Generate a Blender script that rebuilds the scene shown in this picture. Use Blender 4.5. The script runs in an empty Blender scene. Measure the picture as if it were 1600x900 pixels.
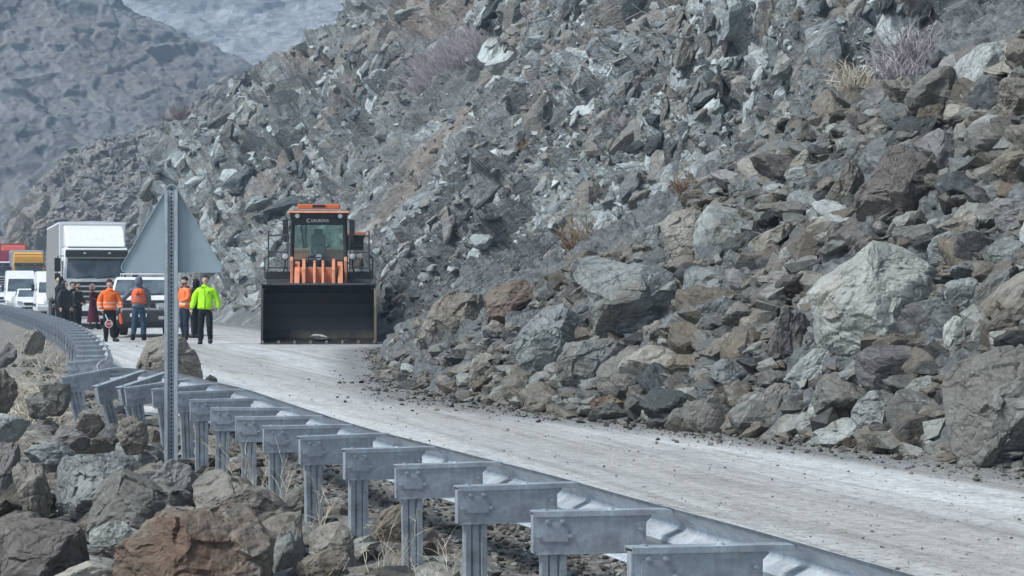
import bpy, bmesh, math, random
import numpy as np
from mathutils import Vector, Matrix, Euler

# ------------------------------------------------------------------ camera, light, exposure
scene = bpy.context.scene
COL = scene.collection
F = 3420.0            # focal length in photo pixels (1600 wide)
HC = 1.6
R = math.radians
cam_d = bpy.data.cameras.new('camera'); cam = bpy.data.objects.new('camera', cam_d); COL.objects.link(cam)
cam.location = (0, 0, HC); cam.rotation_euler = (R(90), 0, 0)
cam_d.sensor_width = 36; cam_d.lens = F/1600*36; cam_d.clip_end = 6000; cam_d.clip_start = 0.1
scene.cycles.diffuse_bounces = 2
scene.camera = cam
world = bpy.data.worlds.new('World'); scene.world = world; world.use_nodes = True
wn = world.node_tree.nodes; wl = world.node_tree.links
sky = wn.new('ShaderNodeTexSky'); sky.sky_type = 'NISHITA'; sky.sun_disc = False
SUN_EL, SUN_AZ = R(52), R(243)        # azimuth clockwise from +Y
sky.sun_elevation = SUN_EL; sky.sun_rotation = SUN_AZ
sky.altitude = 2000; sky.air_density = .8; sky.dust_density = 1.2; sky.ozone_density = 1.0
hsv = wn.new('ShaderNodeHueSaturation'); hsv.inputs['Saturation'].default_value = .5     # thin overcast: less blue
tnt = wn.new('ShaderNodeMix'); tnt.data_type = 'RGBA'; tnt.blend_type = 'MULTIPLY'; tnt.inputs[0].default_value = 1; tnt.inputs[7].default_value = (.97, 1.01, 1.02, 1)
wl.new(sky.outputs[0], hsv.inputs['Color']); wl.new(hsv.outputs[0], tnt.inputs[6]); wl.new(tnt.outputs[2], wn['Background'].inputs[0]); wn['Background'].inputs[1].default_value = 0.05
sun_d = bpy.data.lights.new('sun', 'SUN'); sun = bpy.data.objects.new('sun', sun_d); COL.objects.link(sun)
sun_d.energy = 1.5; sun_d.angle = R(18); sun_d.color = (.985, 1, .98)
sv = Vector((math.sin(SUN_AZ)*math.cos(SUN_EL), math.cos(SUN_AZ)*math.cos(SUN_EL), math.sin(SUN_EL)))
sun.rotation_euler = sv.to_track_quat('Z', 'Y').to_euler()
vs = scene.view_settings
vs.view_transform = 'Standard'; vs.look = 'None'; vs.gamma = 1; vs.exposure = 1.95
try: vs.use_curve_mapping = False
except Exception: pass

# ------------------------------------------------------------------ numpy noise
def _h(ix, iy, iz, seed):
    h = (ix.astype(np.uint32)*np.uint32(374761393) + iy.astype(np.uint32)*np.uint32(668265263)
         + iz.astype(np.uint32)*np.uint32(2147483647 & 0x7feb352d) + np.uint32((seed*2654435761) & 0xffffffff))
    h ^= h >> np.uint32(15); h *= np.uint32(2246822519); h ^= h >> np.uint32(13)
    h *= np.uint32(3266489917); h ^= h >> np.uint32(16)
    return h
def _u(h): return (h & np.uint32(0xffffff)).astype(np.float32)/16777216.0
def _next(h):
    h = h*np.uint32(1664525)+np.uint32(1013904223); h ^= h >> np.uint32(14); h *= np.uint32(2246822519); h ^= h >> np.uint32(15)
    return h
def vnoise(P, size, seed=0):
    Q = (P/size).astype(np.float32); b = np.floor(Q); f = Q-b; b = b.astype(np.int64)
    f = f*f*f*(f*(f*6-15)+10); out = 0
    for dx in (0, 1):
        wx = f[:, 0] if dx else 1-f[:, 0]
        for dy in (0, 1):
            wy = f[:, 1] if dy else 1-f[:, 1]
            for dz in (0, 1):
                wz = f[:, 2] if dz else 1-f[:, 2]
                out = out + wx*wy*wz*_u(_h(b[:, 0]+dx, b[:, 1]+dy, b[:, 2]+dz, seed))
    return out
def fbm(P, size, octs=4, seed=0, gain=.5):
    t = 0; a = 1; s = 0
    for i in range(octs):
        t = t+a*(vnoise(P, size, seed+i*17)-.5); s += a*.5; a *= gain; size *= .5
    return t/s
def facets(P, size, seed=0, tilt=1.0, soft_=.12):
    """blocky fractured-rock displacement: every voronoi cell is a tilted flat facet"""
    Q = (P/size).astype(np.float32); b = np.floor(Q).astype(np.int64)
    best = np.full(len(Q), 1e9, np.float32); bh = np.zeros(len(Q), np.uint32)
    bf = np.zeros_like(Q); second = np.full(len(Q), 1e9, np.float32)
    for dx in (-1, 0, 1):
        for dy in (-1, 0, 1):
            for dz in (-1, 0, 1):
                cx, cy, cz = b[:, 0]+dx, b[:, 1]+dy, b[:, 2]+dz
                h0 = _h(cx, cy, cz, seed); h1 = _next(h0); h2 = _next(h1)
                fx = cx+_u(h0)-Q[:, 0]; fy = cy+_u(h1)-Q[:, 1]; fz = cz+_u(h2)-Q[:, 2]
                d = fx*fx+fy*fy+fz*fz
                m = d < best
                second = np.where(m, best, np.minimum(second, d))
                best = np.where(m, d, best); bh = np.where(m, h2, bh)
                bf[:, 0] = np.where(m, fx, bf[:, 0]); bf[:, 1] = np.where(m, fy, bf[:, 1]); bf[:, 2] = np.where(m, fz, bf[:, 2])
    g = bh; r = []
    for i in range(4):
        g = _next(g); r.append(_u(g))
    val = (r[0]-.5) - tilt*((r[1]-.5)*bf[:, 0]+(r[2]-.5)*bf[:, 1]+(r[3]-.5)*bf[:, 2])*1.6
    edge = np.sqrt(second)-np.sqrt(best)
    return val*np.clip(edge/soft_, 0, 1), _u(_next(g)), edge
def sstep(a, b, x):
    t = np.clip((x-a)/(b-a), 0, 1); return t*t*(3-2*t)

# ------------------------------------------------------------------ object helpers
def tag(o, label=None, cat=None, group=None, kind=None):
    if label: o['label'] = label
    if cat: o['category'] = cat
    if group: o['group'] = group
    if kind: o['kind'] = kind
    return o
def empty(name, loc=(0, 0, 0), rz=0, label=None, cat=None, group=None):
    o = bpy.data.objects.new(name, None); COL.objects.link(o); o.location = loc; o.rotation_euler = (0, 0, rz)
    o.empty_display_size = .3
    return tag(o, label, cat, group)
def np_mesh(name, V, Fc, smooth=False):
    """V (n,3); Fc (m,k) all faces same k"""
    me = bpy.data.meshes.new(name); V = np.asarray(V, np.float32); Fc = np.asarray(Fc, np.int32)
    m, k = Fc.shape
    me.vertices.add(len(V)); me.vertices.foreach_set('co', V.ravel())
    me.loops.add(m*k); me.loops.foreach_set('vertex_index', Fc.ravel())
    me.polygons.add(m); me.polygons.foreach_set('loop_start', np.arange(0, m*k, k, dtype=np.int32))
    try: me.polygons.foreach_set('loop_total', np.full(m, k, np.int32))
    except Exception: pass
    me.polygons.foreach_set('use_smooth', np.full(m, smooth))
    me.update(calc_edges=True)
    return me
def link(name, me, mat=None, parent=None, loc=None, rot=None, scale=None):
    o = bpy.data.objects.new(name, me); COL.objects.link(o)
    if mat is not None:
        for mm in (mat if isinstance(mat, (list, tuple)) else [mat]): me.materials.append(mm)
    if parent: o.parent = parent
    if loc is not None: o.location = loc
    if rot is not None: o.rotation_euler = rot
    if scale is not None: o.scale = scale
    return o
def grid_faces(nr, nc):
    i = np.arange(nr-1)[:, None]*nc+np.arange(nc-1)[None, :]
    return np.stack([i, i+1, i+nc+1, i+nc], -1).reshape(-1, 4)

class MB:
    def __init__(s): s.v = []; s.f = []
    def add(s, vs_, fs):
        n = len(s.v); s.v += [tuple(v) for v in vs_]; s.f += [tuple(i+n for i in f) for f in fs]; return s
    def box(s, c, d, rot=None, taper=1):
        hx, hy, hz = d[0]/2, d[1]/2, d[2]/2
        vs_ = [Vector((x*(taper if z > 0 else 1), y*(taper if z > 0 else 1), z)) for z in (-hz, hz) for y in (-hy, hy) for x in (-hx, hx)]
        if rot is not None: M = Euler(rot).to_matrix(); vs_ = [M @ v for v in vs_]
        vs_ = [v+Vector(c) for v in vs_]
        return s.add(vs_, [(0, 2, 3, 1), (4, 5, 7, 6), (0, 1, 5, 4), (2, 6, 7, 3), (0, 4, 6, 2), (1, 3, 7, 5)])
    def prism(s, pts, a, b, axis='x', scale_b=None):
        n = len(pts)
        def mk(p, t):
            return {'x': (t, p[0], p[1]), 'y': (p[0], t, p[1]), 'z': (p[0], p[1], t)}[axis]
        vs_ = [mk(p, a) for p in pts]+[mk(p, b) for p in pts]
        fs = [tuple(range(n))[::-1], tuple(range(n, 2*n))]+[(i, (i+1) % n, n+(i+1) % n, n+i) for i in range(n)]
        return s.add(vs_, fs)
    def tube(s, path, r, n=8, cap=True):
        path = [Vector(p) for p in path]; rs = r if isinstance(r, (list, tuple)) else [r]*len(path); b = len(s.v)
        prev = None; rings = []
        for i, p in enumerate(path):
            t = (path[min(i+1, len(path)-1)]-path[max(i-1, 0)]).normalized()
            if prev is None:
                u = t.orthogonal().normalized()
            else:
                u = (prev-t*prev.dot(t)); u = u.normalized() if u.length > 1e-6 else t.orthogonal().normalized()
            prev = u; w = t.cross(u)
            rings.append([p+(u*math.cos(2*math.pi*k/n)+w*math.sin(2*math.pi*k/n))*rs[i] for k in range(n)])
        vs_ = [v for rg in rings for v in rg]; fs = []
        for i in range(len(rings)-1):
            for k in range(n): fs.append((i*n+k, i*n+(k+1) % n, (i+1)*n+(k+1) % n, (i+1)*n+k))
        if cap: fs += [tuple(range(n))[::-1], tuple(range((len(rings)-1)*n, len(rings)*n))]
        return s.add(vs_, fs)
    def lathe(s, prof, c, axis='x', n=28):
        """prof: list of (radius, offset along axis)"""
        vs_ = []; fs = []
        for (r, t) in prof:
            for k in range(n):
                a = 2*math.pi*k/n; p, q = r*math.cos(a), r*math.sin(a)
                vs_.append({'x': (c[0]+t, c[1]+p, c[2]+q), 'y': (c[0]+p, c[1]+t, c[2]+q), 'z': (c[0]+p, c[1]+q, c[2]+t)}[axis])
        for i in range(len(prof)-1):
            for k in range(n): fs.append((i*n+k, i*n+(k+1) % n, (i+1)*n+(k+1) % n, (i+1)*n+k))
        fs += [tuple(range(n))[::-1], tuple(range((len(prof)-1)*n, len(prof)*n))]
        return s.add(vs_, fs)
    def quad(s, a, b, c, d): return s.add([a, b, c, d], [(0, 1, 2, 3)])
    def mesh(s, name, smooth=False):
        me = bpy.data.meshes.new(name); me.from_pydata([tuple(v) for v in s.v], [], s.f); me.update()
        bm = bmesh.new(); bm.from_mesh(me); bmesh.ops.recalc_face_normals(bm, faces=bm.faces); bm.to_mesh(me); bm.free()
        if smooth:
            me.polygons.foreach_set('use_smooth', [True]*len(me.polygons))
            try: me.set_sharp_from_angle(angle=R(35))
            except Exception: pass
        return me
    def build(s, name, mat, parent=None, bevel=0, smooth=False, segs=2):
        o = link(name, s.mesh(name, smooth), mat, parent)
        if bevel:
            m = o.modifiers.new('bevel', 'BEVEL'); m.width = bevel; m.segments = segs; m.limit_method = 'ANGLE'; m.angle_limit = R(40)
        return o

# ------------------------------------------------------------------ materials
class NT:
    def __init__(s, name):
        s.m = bpy.data.materials.new(name); s.m.use_nodes = True; s.t = s.m.node_tree; s.n = s.t.nodes; s.l = s.t.links
        s.b = s.n['Principled BSDF']
    def node(s, typ, **kw):
        n = s.n.new(typ)
        for k, v in kw.items(): setattr(n, k, v)
        return n
    def put(s, sock, v):
        if hasattr(v, 'links') or isinstance(v, bpy.types.NodeSocket): s.l.new(v, sock)
        else: sock.default_value = v
    def coord(s, kind='Object', scale=(1, 1, 1), rot=(0, 0, 0), loc=(0, 0, 0)):
        tc = s.node('ShaderNodeTexCoord'); mp = s.node('ShaderNodeMapping')
        s.l.new(tc.outputs[kind], mp.inputs[0]); s.put(mp.inputs['Scale'], scale); s.put(mp.inputs['Rotation'], rot); s.put(mp.inputs['Location'], loc)
        return mp.outputs[0]
    def noise(s, vec, scale, detail=6, rough=.6, dist=0, color=False):
        n = s.node('ShaderNodeTexNoise'); s.l.new(vec, n.inputs['Vector']); s.put(n.inputs['Scale'], scale)
        n.inputs['Detail'].default_value = detail; n.inputs['Roughness'].default_value = rough; n.inputs['Distortion'].default_value = dist
        return n.outputs['Color' if color else 'Fac']
    def vor(s, vec, scale, feature='F1', out='Distance', rnd=1):
        n = s.node('ShaderNodeTexVoronoi'); n.feature = feature; s.l.new(vec, n.inputs['Vector']); s.put(n.inputs['Scale'], scale)
        n.inputs['Randomness'].default_value = rnd
        return n.outputs[out]
    def ramp(s, fac, stops, interp='LINEAR'):
        n = s.node('ShaderNodeValToRGB'); s.put(n.inputs[0], fac); cr = n.color_ramp; cr.interpolation = interp
        while len(cr.elements) < len(stops): cr.elements.new(.5)
        for e, (p, c) in zip(cr.elements, stops):
            e.position = p; e.color = (c, c, c, 1) if not isinstance(c, (tuple, list)) else (*c, 1)
        return n.outputs[0]
    def mix(s, fac, a, b, mode='MIX'):
        n = s.node('ShaderNodeMix'); n.data_type = 'RGBA'; n.blend_type = mode
        s.put(n.inputs[0], fac)
        for sock, v in ((n.inputs[6], a), (n.inputs[7], b)):
            if isinstance(v, tuple) and len(v) == 3: v = (*v, 1)
            s.put(sock, v)
        return n.outputs[2]
    def math(s, op, a, b=0.0, c=None, clamp=False):
        n = s.node('ShaderNodeMath'); n.operation = op; n.use_clamp = clamp; s.put(n.inputs[0], a); s.put(n.inputs[1], b)
        if c is not None: s.put(n.inputs[2], c)
        return n.outputs[0]
    def vmath(s, op, a, b):
        n = s.node('ShaderNodeVectorMath'); n.operation = op; s.put(n.inputs[0], a); s.put(n.inputs[1], b); return n.outputs[0]
    def attr(s, name):
        n = s.node('ShaderNodeAttribute'); n.attribute_name = name; return n
    def bump(s, h, strength=.5, dist=.02, normal=None):
        n = s.node('ShaderNodeBump'); s.put(n.inputs['Height'], h); n.inputs['Strength'].default_value = strength; n.inputs['Distance'].default_value = dist
        if normal: s.l.new(normal, n.inputs['Normal'])
        return n.outputs[0]
    def fin(s, col, rough=.6, metal=0, normal=None, spec=None, **kw):
        if isinstance(col, tuple) and len(col) == 3: col = (*col, 1)
        s.put(s.b.inputs['Base Color'], col); s.put(s.b.inputs['Roughness'], rough); s.put(s.b.inputs['Metallic'], metal)
        if normal: s.l.new(normal, s.b.inputs['Normal'])
        if spec is not None: s.b.inputs['Specular IOR Level'].default_value = spec
        for k, v in kw.items(): s.put(s.b.inputs[k], v)
        return s.m

def worn(name, col, rough=.4, metal=0, var=.15, scale=6, dirt=(.16, .14, .12), dirt_amt=.25, bump=.0):
    t = NT(name); c = t.coord(); n = t.noise(c, scale, 5, .65)
    v = t.ramp(n, [(.3, 1-var), (.7, 1+var*.4)])
    base = t.mix(1.0, col, v, 'MULTIPLY')
    d = t.ramp(t.noise(c, scale*2.3, 8, .7, .4), [(.52, 0), (.75, dirt_amt)])
    base = t.mix(d, base, dirt)
    r = t.math('ADD', t.math('MULTIPLY', n, .25), rough-.1)
    nm = t.bump(t.noise(c, scale*8, 4), bump, .01) if bump else None
    return t.fin(base, r, metal, nm)

def rock_mat(name, pal, hill=False, veg_amt=1.0, island=False, scale=1.0, rust=None, gain=1.0):
    """pal: dark, mid, light, alt colours"""
    t = NT(name)
    tc = t.node('ShaderNodeTexCoord')
    if hill or island: base_vec = tc.outputs['Object']
    else:
        # same mesh data is reused: shift the pattern per object
        oi = t.node('ShaderNodeObjectInfo')
        sh = t.vmath('MULTIPLY', t.vmath('ADD', oi.outputs['Location'], (3.1, 7.7, 1.3)), (1.7, 2.3, 3.1))
        base_vec = t.vmath('ADD', t.vmath('MULTIPLY', tc.outputs['Object'], (1, 1, 1)), sh)
    mp = t.node('ShaderNodeMapping'); t.l.new(base_vec, mp.inputs[0]); mp.inputs['Scale'].default_value = (scale,)*3
    mp.inputs['Rotation'].default_value = (.3, .5, .2)
    v = mp.outputs[0]
    st = t.node('ShaderNodeMapping'); t.l.new(v, st.inputs[0]); st.inputs['Scale'].default_value = (1, 1, 2.3); st.inputs['Rotation'].default_value = (.5, -.4, .3)
    n1 = t.noise(v, 1.3, 6, .6, .3); n2 = t.noise(st.outputs[0], 3.0, 10, .72, .6); n3 = t.noise(v, 16, 8, .75)
    dark, mid, light, alt = pal
    if island:
        g = t.node('ShaderNodeNewGeometry'); rnd = g.outputs['Random Per Island']
    elif hill:
        rnd = t.attr('tint').outputs['Fac']
    else:
        sc_ = t.node('ShaderNodeSeparateColor'); t.l.new(t.node('ShaderNodeObjectInfo').outputs['Color'], sc_.inputs[0]); rnd = sc_.outputs[0]
    f = t.math('ADD', t.math('MULTIPLY', n2, .5), t.math('MULTIPLY', rnd, .46))
    col = t.ramp(f, [(.26, dark), (.44, mid), (.66, light), (.84, tuple(min(1, x*1.2) for x in light))])
    # brown / purple weathered patches
    pm = t.ramp(t.math('ADD', t.math('MULTIPLY', n1, .7), t.math('MULTIPLY', t.math('FRACT', t.math('MULTIPLY', rnd, 7.3)), .34)), [(.46, 0), (.62, .85)])
    col = t.mix(pm, col, t.mix(n2, alt, tuple(x*1.7 for x in alt)))
    # fine grain and thin pale veins / dark cracks
    col = t.mix(.75, col, t.mix(1.0, col, t.ramp(n3, [(.25, .4), (.5, .95), (.75, 1.5)]), 'MULTIPLY'))
    wv = t.vmath('ADD', st.outputs[0], t.mix(1.0, t.noise(v, 3, 4, .6, 0, True), (.8, .8, .8), 'MULTIPLY'))
    cr = t.vor(wv, 1.6, 'DISTANCE_TO_EDGE')
    crm = t.ramp(cr, [(0, 1), (.035, 0)])
    col = t.mix(t.math('MULTIPLY', crm, .55), col, tuple(x*.45 for x in dark))
    lich = t.ramp(t.noise(v, 5.5, 9, .75, .2), [(.60, 0), (.68, .55)])
    col = t.mix(lich, col, tuple(min(1, x*1.35) for x in light))
    if rust:
        rm = t.ramp(t.noise(v, 2.1, 8, .7, .8), [(.38, 0), (.6, .9)])
        col = t.mix(rm, col, t.ramp(n3, [(.3, tuple(x*.5 for x in rust)), (.7, rust)]))
    if hill:
        so = t.attr('soil').outputs['Fac']
        gr = t.ramp(t.noise(v, 9, 10, .8), [(.3, (.032, .035, .034)), (.5, (.088, .093, .092)), (.68, (.24, .25, .245))])  # scree fines, lowered so shade between the rocks is part of the colour
        col = t.mix(so, col, gr)
        ve = t.attr('veg').outputs['Fac']
        vg = t.ramp(t.noise(v, 6, 8, .75), [(.3, (.10, .075, .06)), (.6, (.26, .21, .165)), (.75, (.40, .35, .28))])
        col = t.mix(t.math('MULTIPLY', ve, veg_amt), col, vg)
    if gain != 1.0: col = t.mix(1.0, col, (gain, gain, gain), 'MULTIPLY')
    h = t.math('ADD', t.math('ADD', t.math('MULTIPLY', n2, 1.0), t.math('MULTIPLY', n3, .35)), t.math('MULTIPLY', t.ramp(cr, [(0, 0), (.08, 1)]), .35))
    k = t.vor(wv, 5.0, 'F1')
    h = t.math('ADD', h, t.math('MULTIPLY', k, .45))
    nm = t.bump(h, .6, .035/scale if not hill else .09)
    rough = t.ramp(n1, [(.3, .5), (.7, .82)])
    return t.fin(col, rough, 0, nm, .45)

PAL_GREY = ((.045, .052, .051), (.16, .176, .170), (.38, .405, .385), (.115, .108, .092))
PAL_GREEN = ((.042, .047, .045), (.165, .175, .168), (.38, .395, .378), (.12, .113, .096))
PAL_BROWN = ((.04, .036, .031), (.145, .13, .107), (.33, .31, .265), (.12, .098, .07))
PAL_PURP = ((.04, .038, .038), (.12, .114, .110), (.26, .252, .242), (.10, .086, .076))
PAL_PALE = ((.09, .10, .094), (.215, .222, .203), (.38, .39, .36), (.22, .20, .162))
PAL_HILL = ((.026, .033, .036), (.14, .162, .168), (.43, .475, .475), (.135, .125, .105))
M = {}
M['grey'] = rock_mat('rock_grey', PAL_GREY, gain=.80)
M['green'] = rock_mat('rock_greenish', PAL_GREEN, gain=.80)
M['brown'] = rock_mat('rock_brown', PAL_BROWN, gain=.80)
M['purple'] = rock_mat('rock_purple', PAL_PURP, gain=.80)
M['pale'] = rock_mat('rock_pale', PAL_PALE)
M['rusty'] = rock_mat('rock_rusty', PAL_BROWN, rust=(.17, .10, .066), gain=.9)
M['rubble'] = rock_mat('rubble_rock', ((.03, .031, .029), (.112, .112, .102), (.27, .275, .252), (.115, .097, .074)), island=True, scale=1.6, gain=.82)
M['hillrubble'] = rock_mat('scree_rock', ((.028, .034, .037), (.14, .160, .165), (.42, .46, .455), (.13, .118, .10)), island=True, scale=1.0)
M['mountrubble'] = rock_mat('mountain_scree', ((.07, .075, .075), (.155, .16, .16), (.26, .27, .265), (.12, .105, .095)), island=True, scale=.4)  # lighter, flatter tones than the near scree: haze painted into the rocks
M['hill'] = rock_mat('hill_rock', PAL_HILL, hill=True, scale=.8)
M['spur'] = rock_mat('spur_rock', ((.08, .082, .08), (.19, .19, .182), (.33, .33, .315), (.19, .17, .145)), hill=True, veg_amt=.6, scale=.5)  # brown-grey rock, lightened to put some haze into the colour
M['snow_haze'] = rock_mat('far_mountain_rock', ((.24, .25, .26), (.36, .375, .39), (.60, .63, .66), (.22, .22, .22)), hill=True, veg_amt=.2, scale=.3)  # snow-dusted rock, paled and blued further so the colour carries haze
M['mount'] = rock_mat('mountain_rock', ((.07, .074, .075), (.15, .155, .155), (.27, .275, .27), (.15, .14, .13)), hill=True, veg_amt=.35, scale=.45)  # light grey rock, low contrast so the palette stands in for some haze
def galv(name='galvanised_steel', base=(.49, .55, .60), dark=.55):
    t = NT(name); c = t.coord(); n = t.noise(c, 7, 6, .6, .2)
    sg_ = t.node('ShaderNodeSeparateColor'); t.l.new(t.vor(c, 60, 'F1', 'Color'), sg_.inputs[0]); sp = t.ramp(sg_.outputs[0], [(0, .3), (1, 1)]); st = t.coord(scale=(14, 14, 1.2)); s2 = t.noise(st, 2, 7, .7)
    col = t.mix(t.ramp(n, [(.35, 0), (.7, 1)]), tuple(x*dark for x in base), base)
    col = t.mix(.18, col, sp, 'MULTIPLY')
    col = t.mix(t.ramp(s2, [(.5, 0), (.72, .55)]), col, tuple(x*.35 for x in base))
    col = t.mix(t.ramp(t.noise(c, 23, 6, .7), [(.58, 0), (.70, .6)]), col, (.20, .155, .12))
    col = t.mix(t.ramp(t.noise(c, 4, 8, .75, .6), [(.50, 0), (.66, .35)]), col, (.17, .175, .175))
    return t.fin(col, t.ramp(n, [(.3, .36), (.7, .58)]), .3, t.bump(t.noise(c, 40, 3), .08, .005))
M['galv'] = galv()
M['galv_rail'] = galv('rail_steel', (.58, .63, .67), .8)
M['post_steel'] = galv('sign_post_steel', (.50, .57, .61), .8)
M['sign_back'] = worn('sign_back_grey', (.33, .41, .45), .5, .1, .12, 3, (.10, .11, .12), .2)
M['soil'] = None

# ------------------------------------------------------------------ layout curves (y = distance from the camera)
RAIL = np.array([(-6, 5.3), (1.5, 3.1), (7.37, 1.358), (8.64, 1.01), (9.99, .593), (11.36, .205), (12.5, -.168), (13.7, -.545), (15.08, -.997), (16.9, -1.48), (18.6, -1.93), (21.1, -2.57), (22.6, -3.08), (24.9, -3.77), (26.2, -4.4), (27, -5.0),
                 (30.2, -5.6), (33, -6.1), (39, -7.3), (48.8, -9.5), (57, -11.4), (83, -18), (118, -27.6), (200, -49), (260, -66), (400, -110)])
def rail_line(y): return np.interp(y, RAIL[:, 0], RAIL[:, 1])
def rail_straight(y): return 3.3-.262*y
HT = np.array([(-10, 15), (60, -3.4), (100, -13.9), (138, -24.5), (146, -24.2), (152, -21), (160, -12), (175, 10), (200, 40)])
def hill_toe(y): return np.interp(y, HT[:, 0], HT[:, 1])
TT = np.array([(-10, 14), (5, 9.6), (12, 7.1), (18.9, 4.4), (20.6, 3.6), (22.8, 2.67), (25.5, 1.34), (27.4, .4), (30.4, -.89), (33, -1.3), (39, -2.1), (47, -2.8), (53, -3.2), (58, -2.3), (64, 2)])
def talus_toe(y): return np.interp(y, TT[:, 0], TT[:, 1], right=60)
def toe_all(y): return np.minimum(hill_toe(y), talus_toe(y))
def road_z(y): return .1*np.clip(y/55, 0, 1)+.02*np.clip(y-145, 0, 200)
def hill_h(X, y):
    u = X-hill_toe(y)
    a = np.interp(u, [-1, 0, 1, 3, 12, 25, 60], [-.5, 0, .7, 2.7, 12.5, 29, 70])
    b = np.interp(u, [-1, 0, .8, 1.8, 2.9, 5.6, 9.7, 12.5, 15, 16.6, 40], [-.5, 0, 4.6, 7.6, 9.2, 11.0, 13.2, 14.2, 16.2, 18.4, 48])
    w = sstep(105, 138, y); b = b*1.1
    return a*(1-w)+b*w
def talus_h(X, y):
    u = X-talus_toe(y); dm = np.interp(u, [0, 1, 2.3, 4.3, 6.6, 9], [57, 50, 39, 33.3, 30.7, 29])
    t = np.interp(u, [-1, 0, .5, 1.2, 2.5, 20], [-.3, .03, .5, 1.0, 1.95, 15])
    return t-.6*np.maximum(0, y-dm)
def slope_h(X, y): return np.maximum(hill_h(X, y), talus_h(X, y))+road_z(y)
def ground_h(X, y):
    e = rail_straight(y)-X
    left = np.interp(e, [-1, 0, 1, 6, 14, 30], [0, -.02, -.06, -.25, -4, -7])
    return road_z(y)+left
def surf(X, y):
    X = np.asarray(X, float); y = np.asarray(y, float)
    return np.where(X > toe_all(y), slope_h(X, y), ground_h(X, y))
def hit(px, py, d0=8, d1=170):
    d = np.arange(d0, d1, .05); X = (px-800)/F*d; Z = HC+(450-py)/F*d
    below = Z <= surf(X, d)
    i = int(np.argmax(below)) if below.any() else len(d)-1
    return float(d[i])
def PX(px, d): return (px-800)/F*d
def PZ(py, d): return HC+(450-py)/F*d

# ------------------------------------------------------------------ hillside
def add_attr(me, name, arr):
    a = me.attributes.new(name, 'FLOAT', 'POINT'); a.data.foreach_set('value', np.asarray(arr, np.float32))
def shear(P, k=(1, 1, 1)):
    # strata run down from upper right to lower left: anisotropic coordinates
    a = R(38); c, s_ = math.cos(a), math.sin(a)
    x = P[:, 0]*c-P[:, 2]*s_; z = P[:, 0]*s_+P[:, 2]*c
    return np.stack([x*k[0], P[:, 1]*k[1], z*k[2]], -1)
def normals_grid(P, nr, nc):
    G = P.reshape(nr, nc, 3); du = np.gradient(G, axis=1); dv = np.gradient(G, axis=0)
    n = np.cross(du, dv); n /= np.linalg.norm(n, axis=-1, keepdims=True)+1e-9
    return n.reshape(-1, 3)

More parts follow.
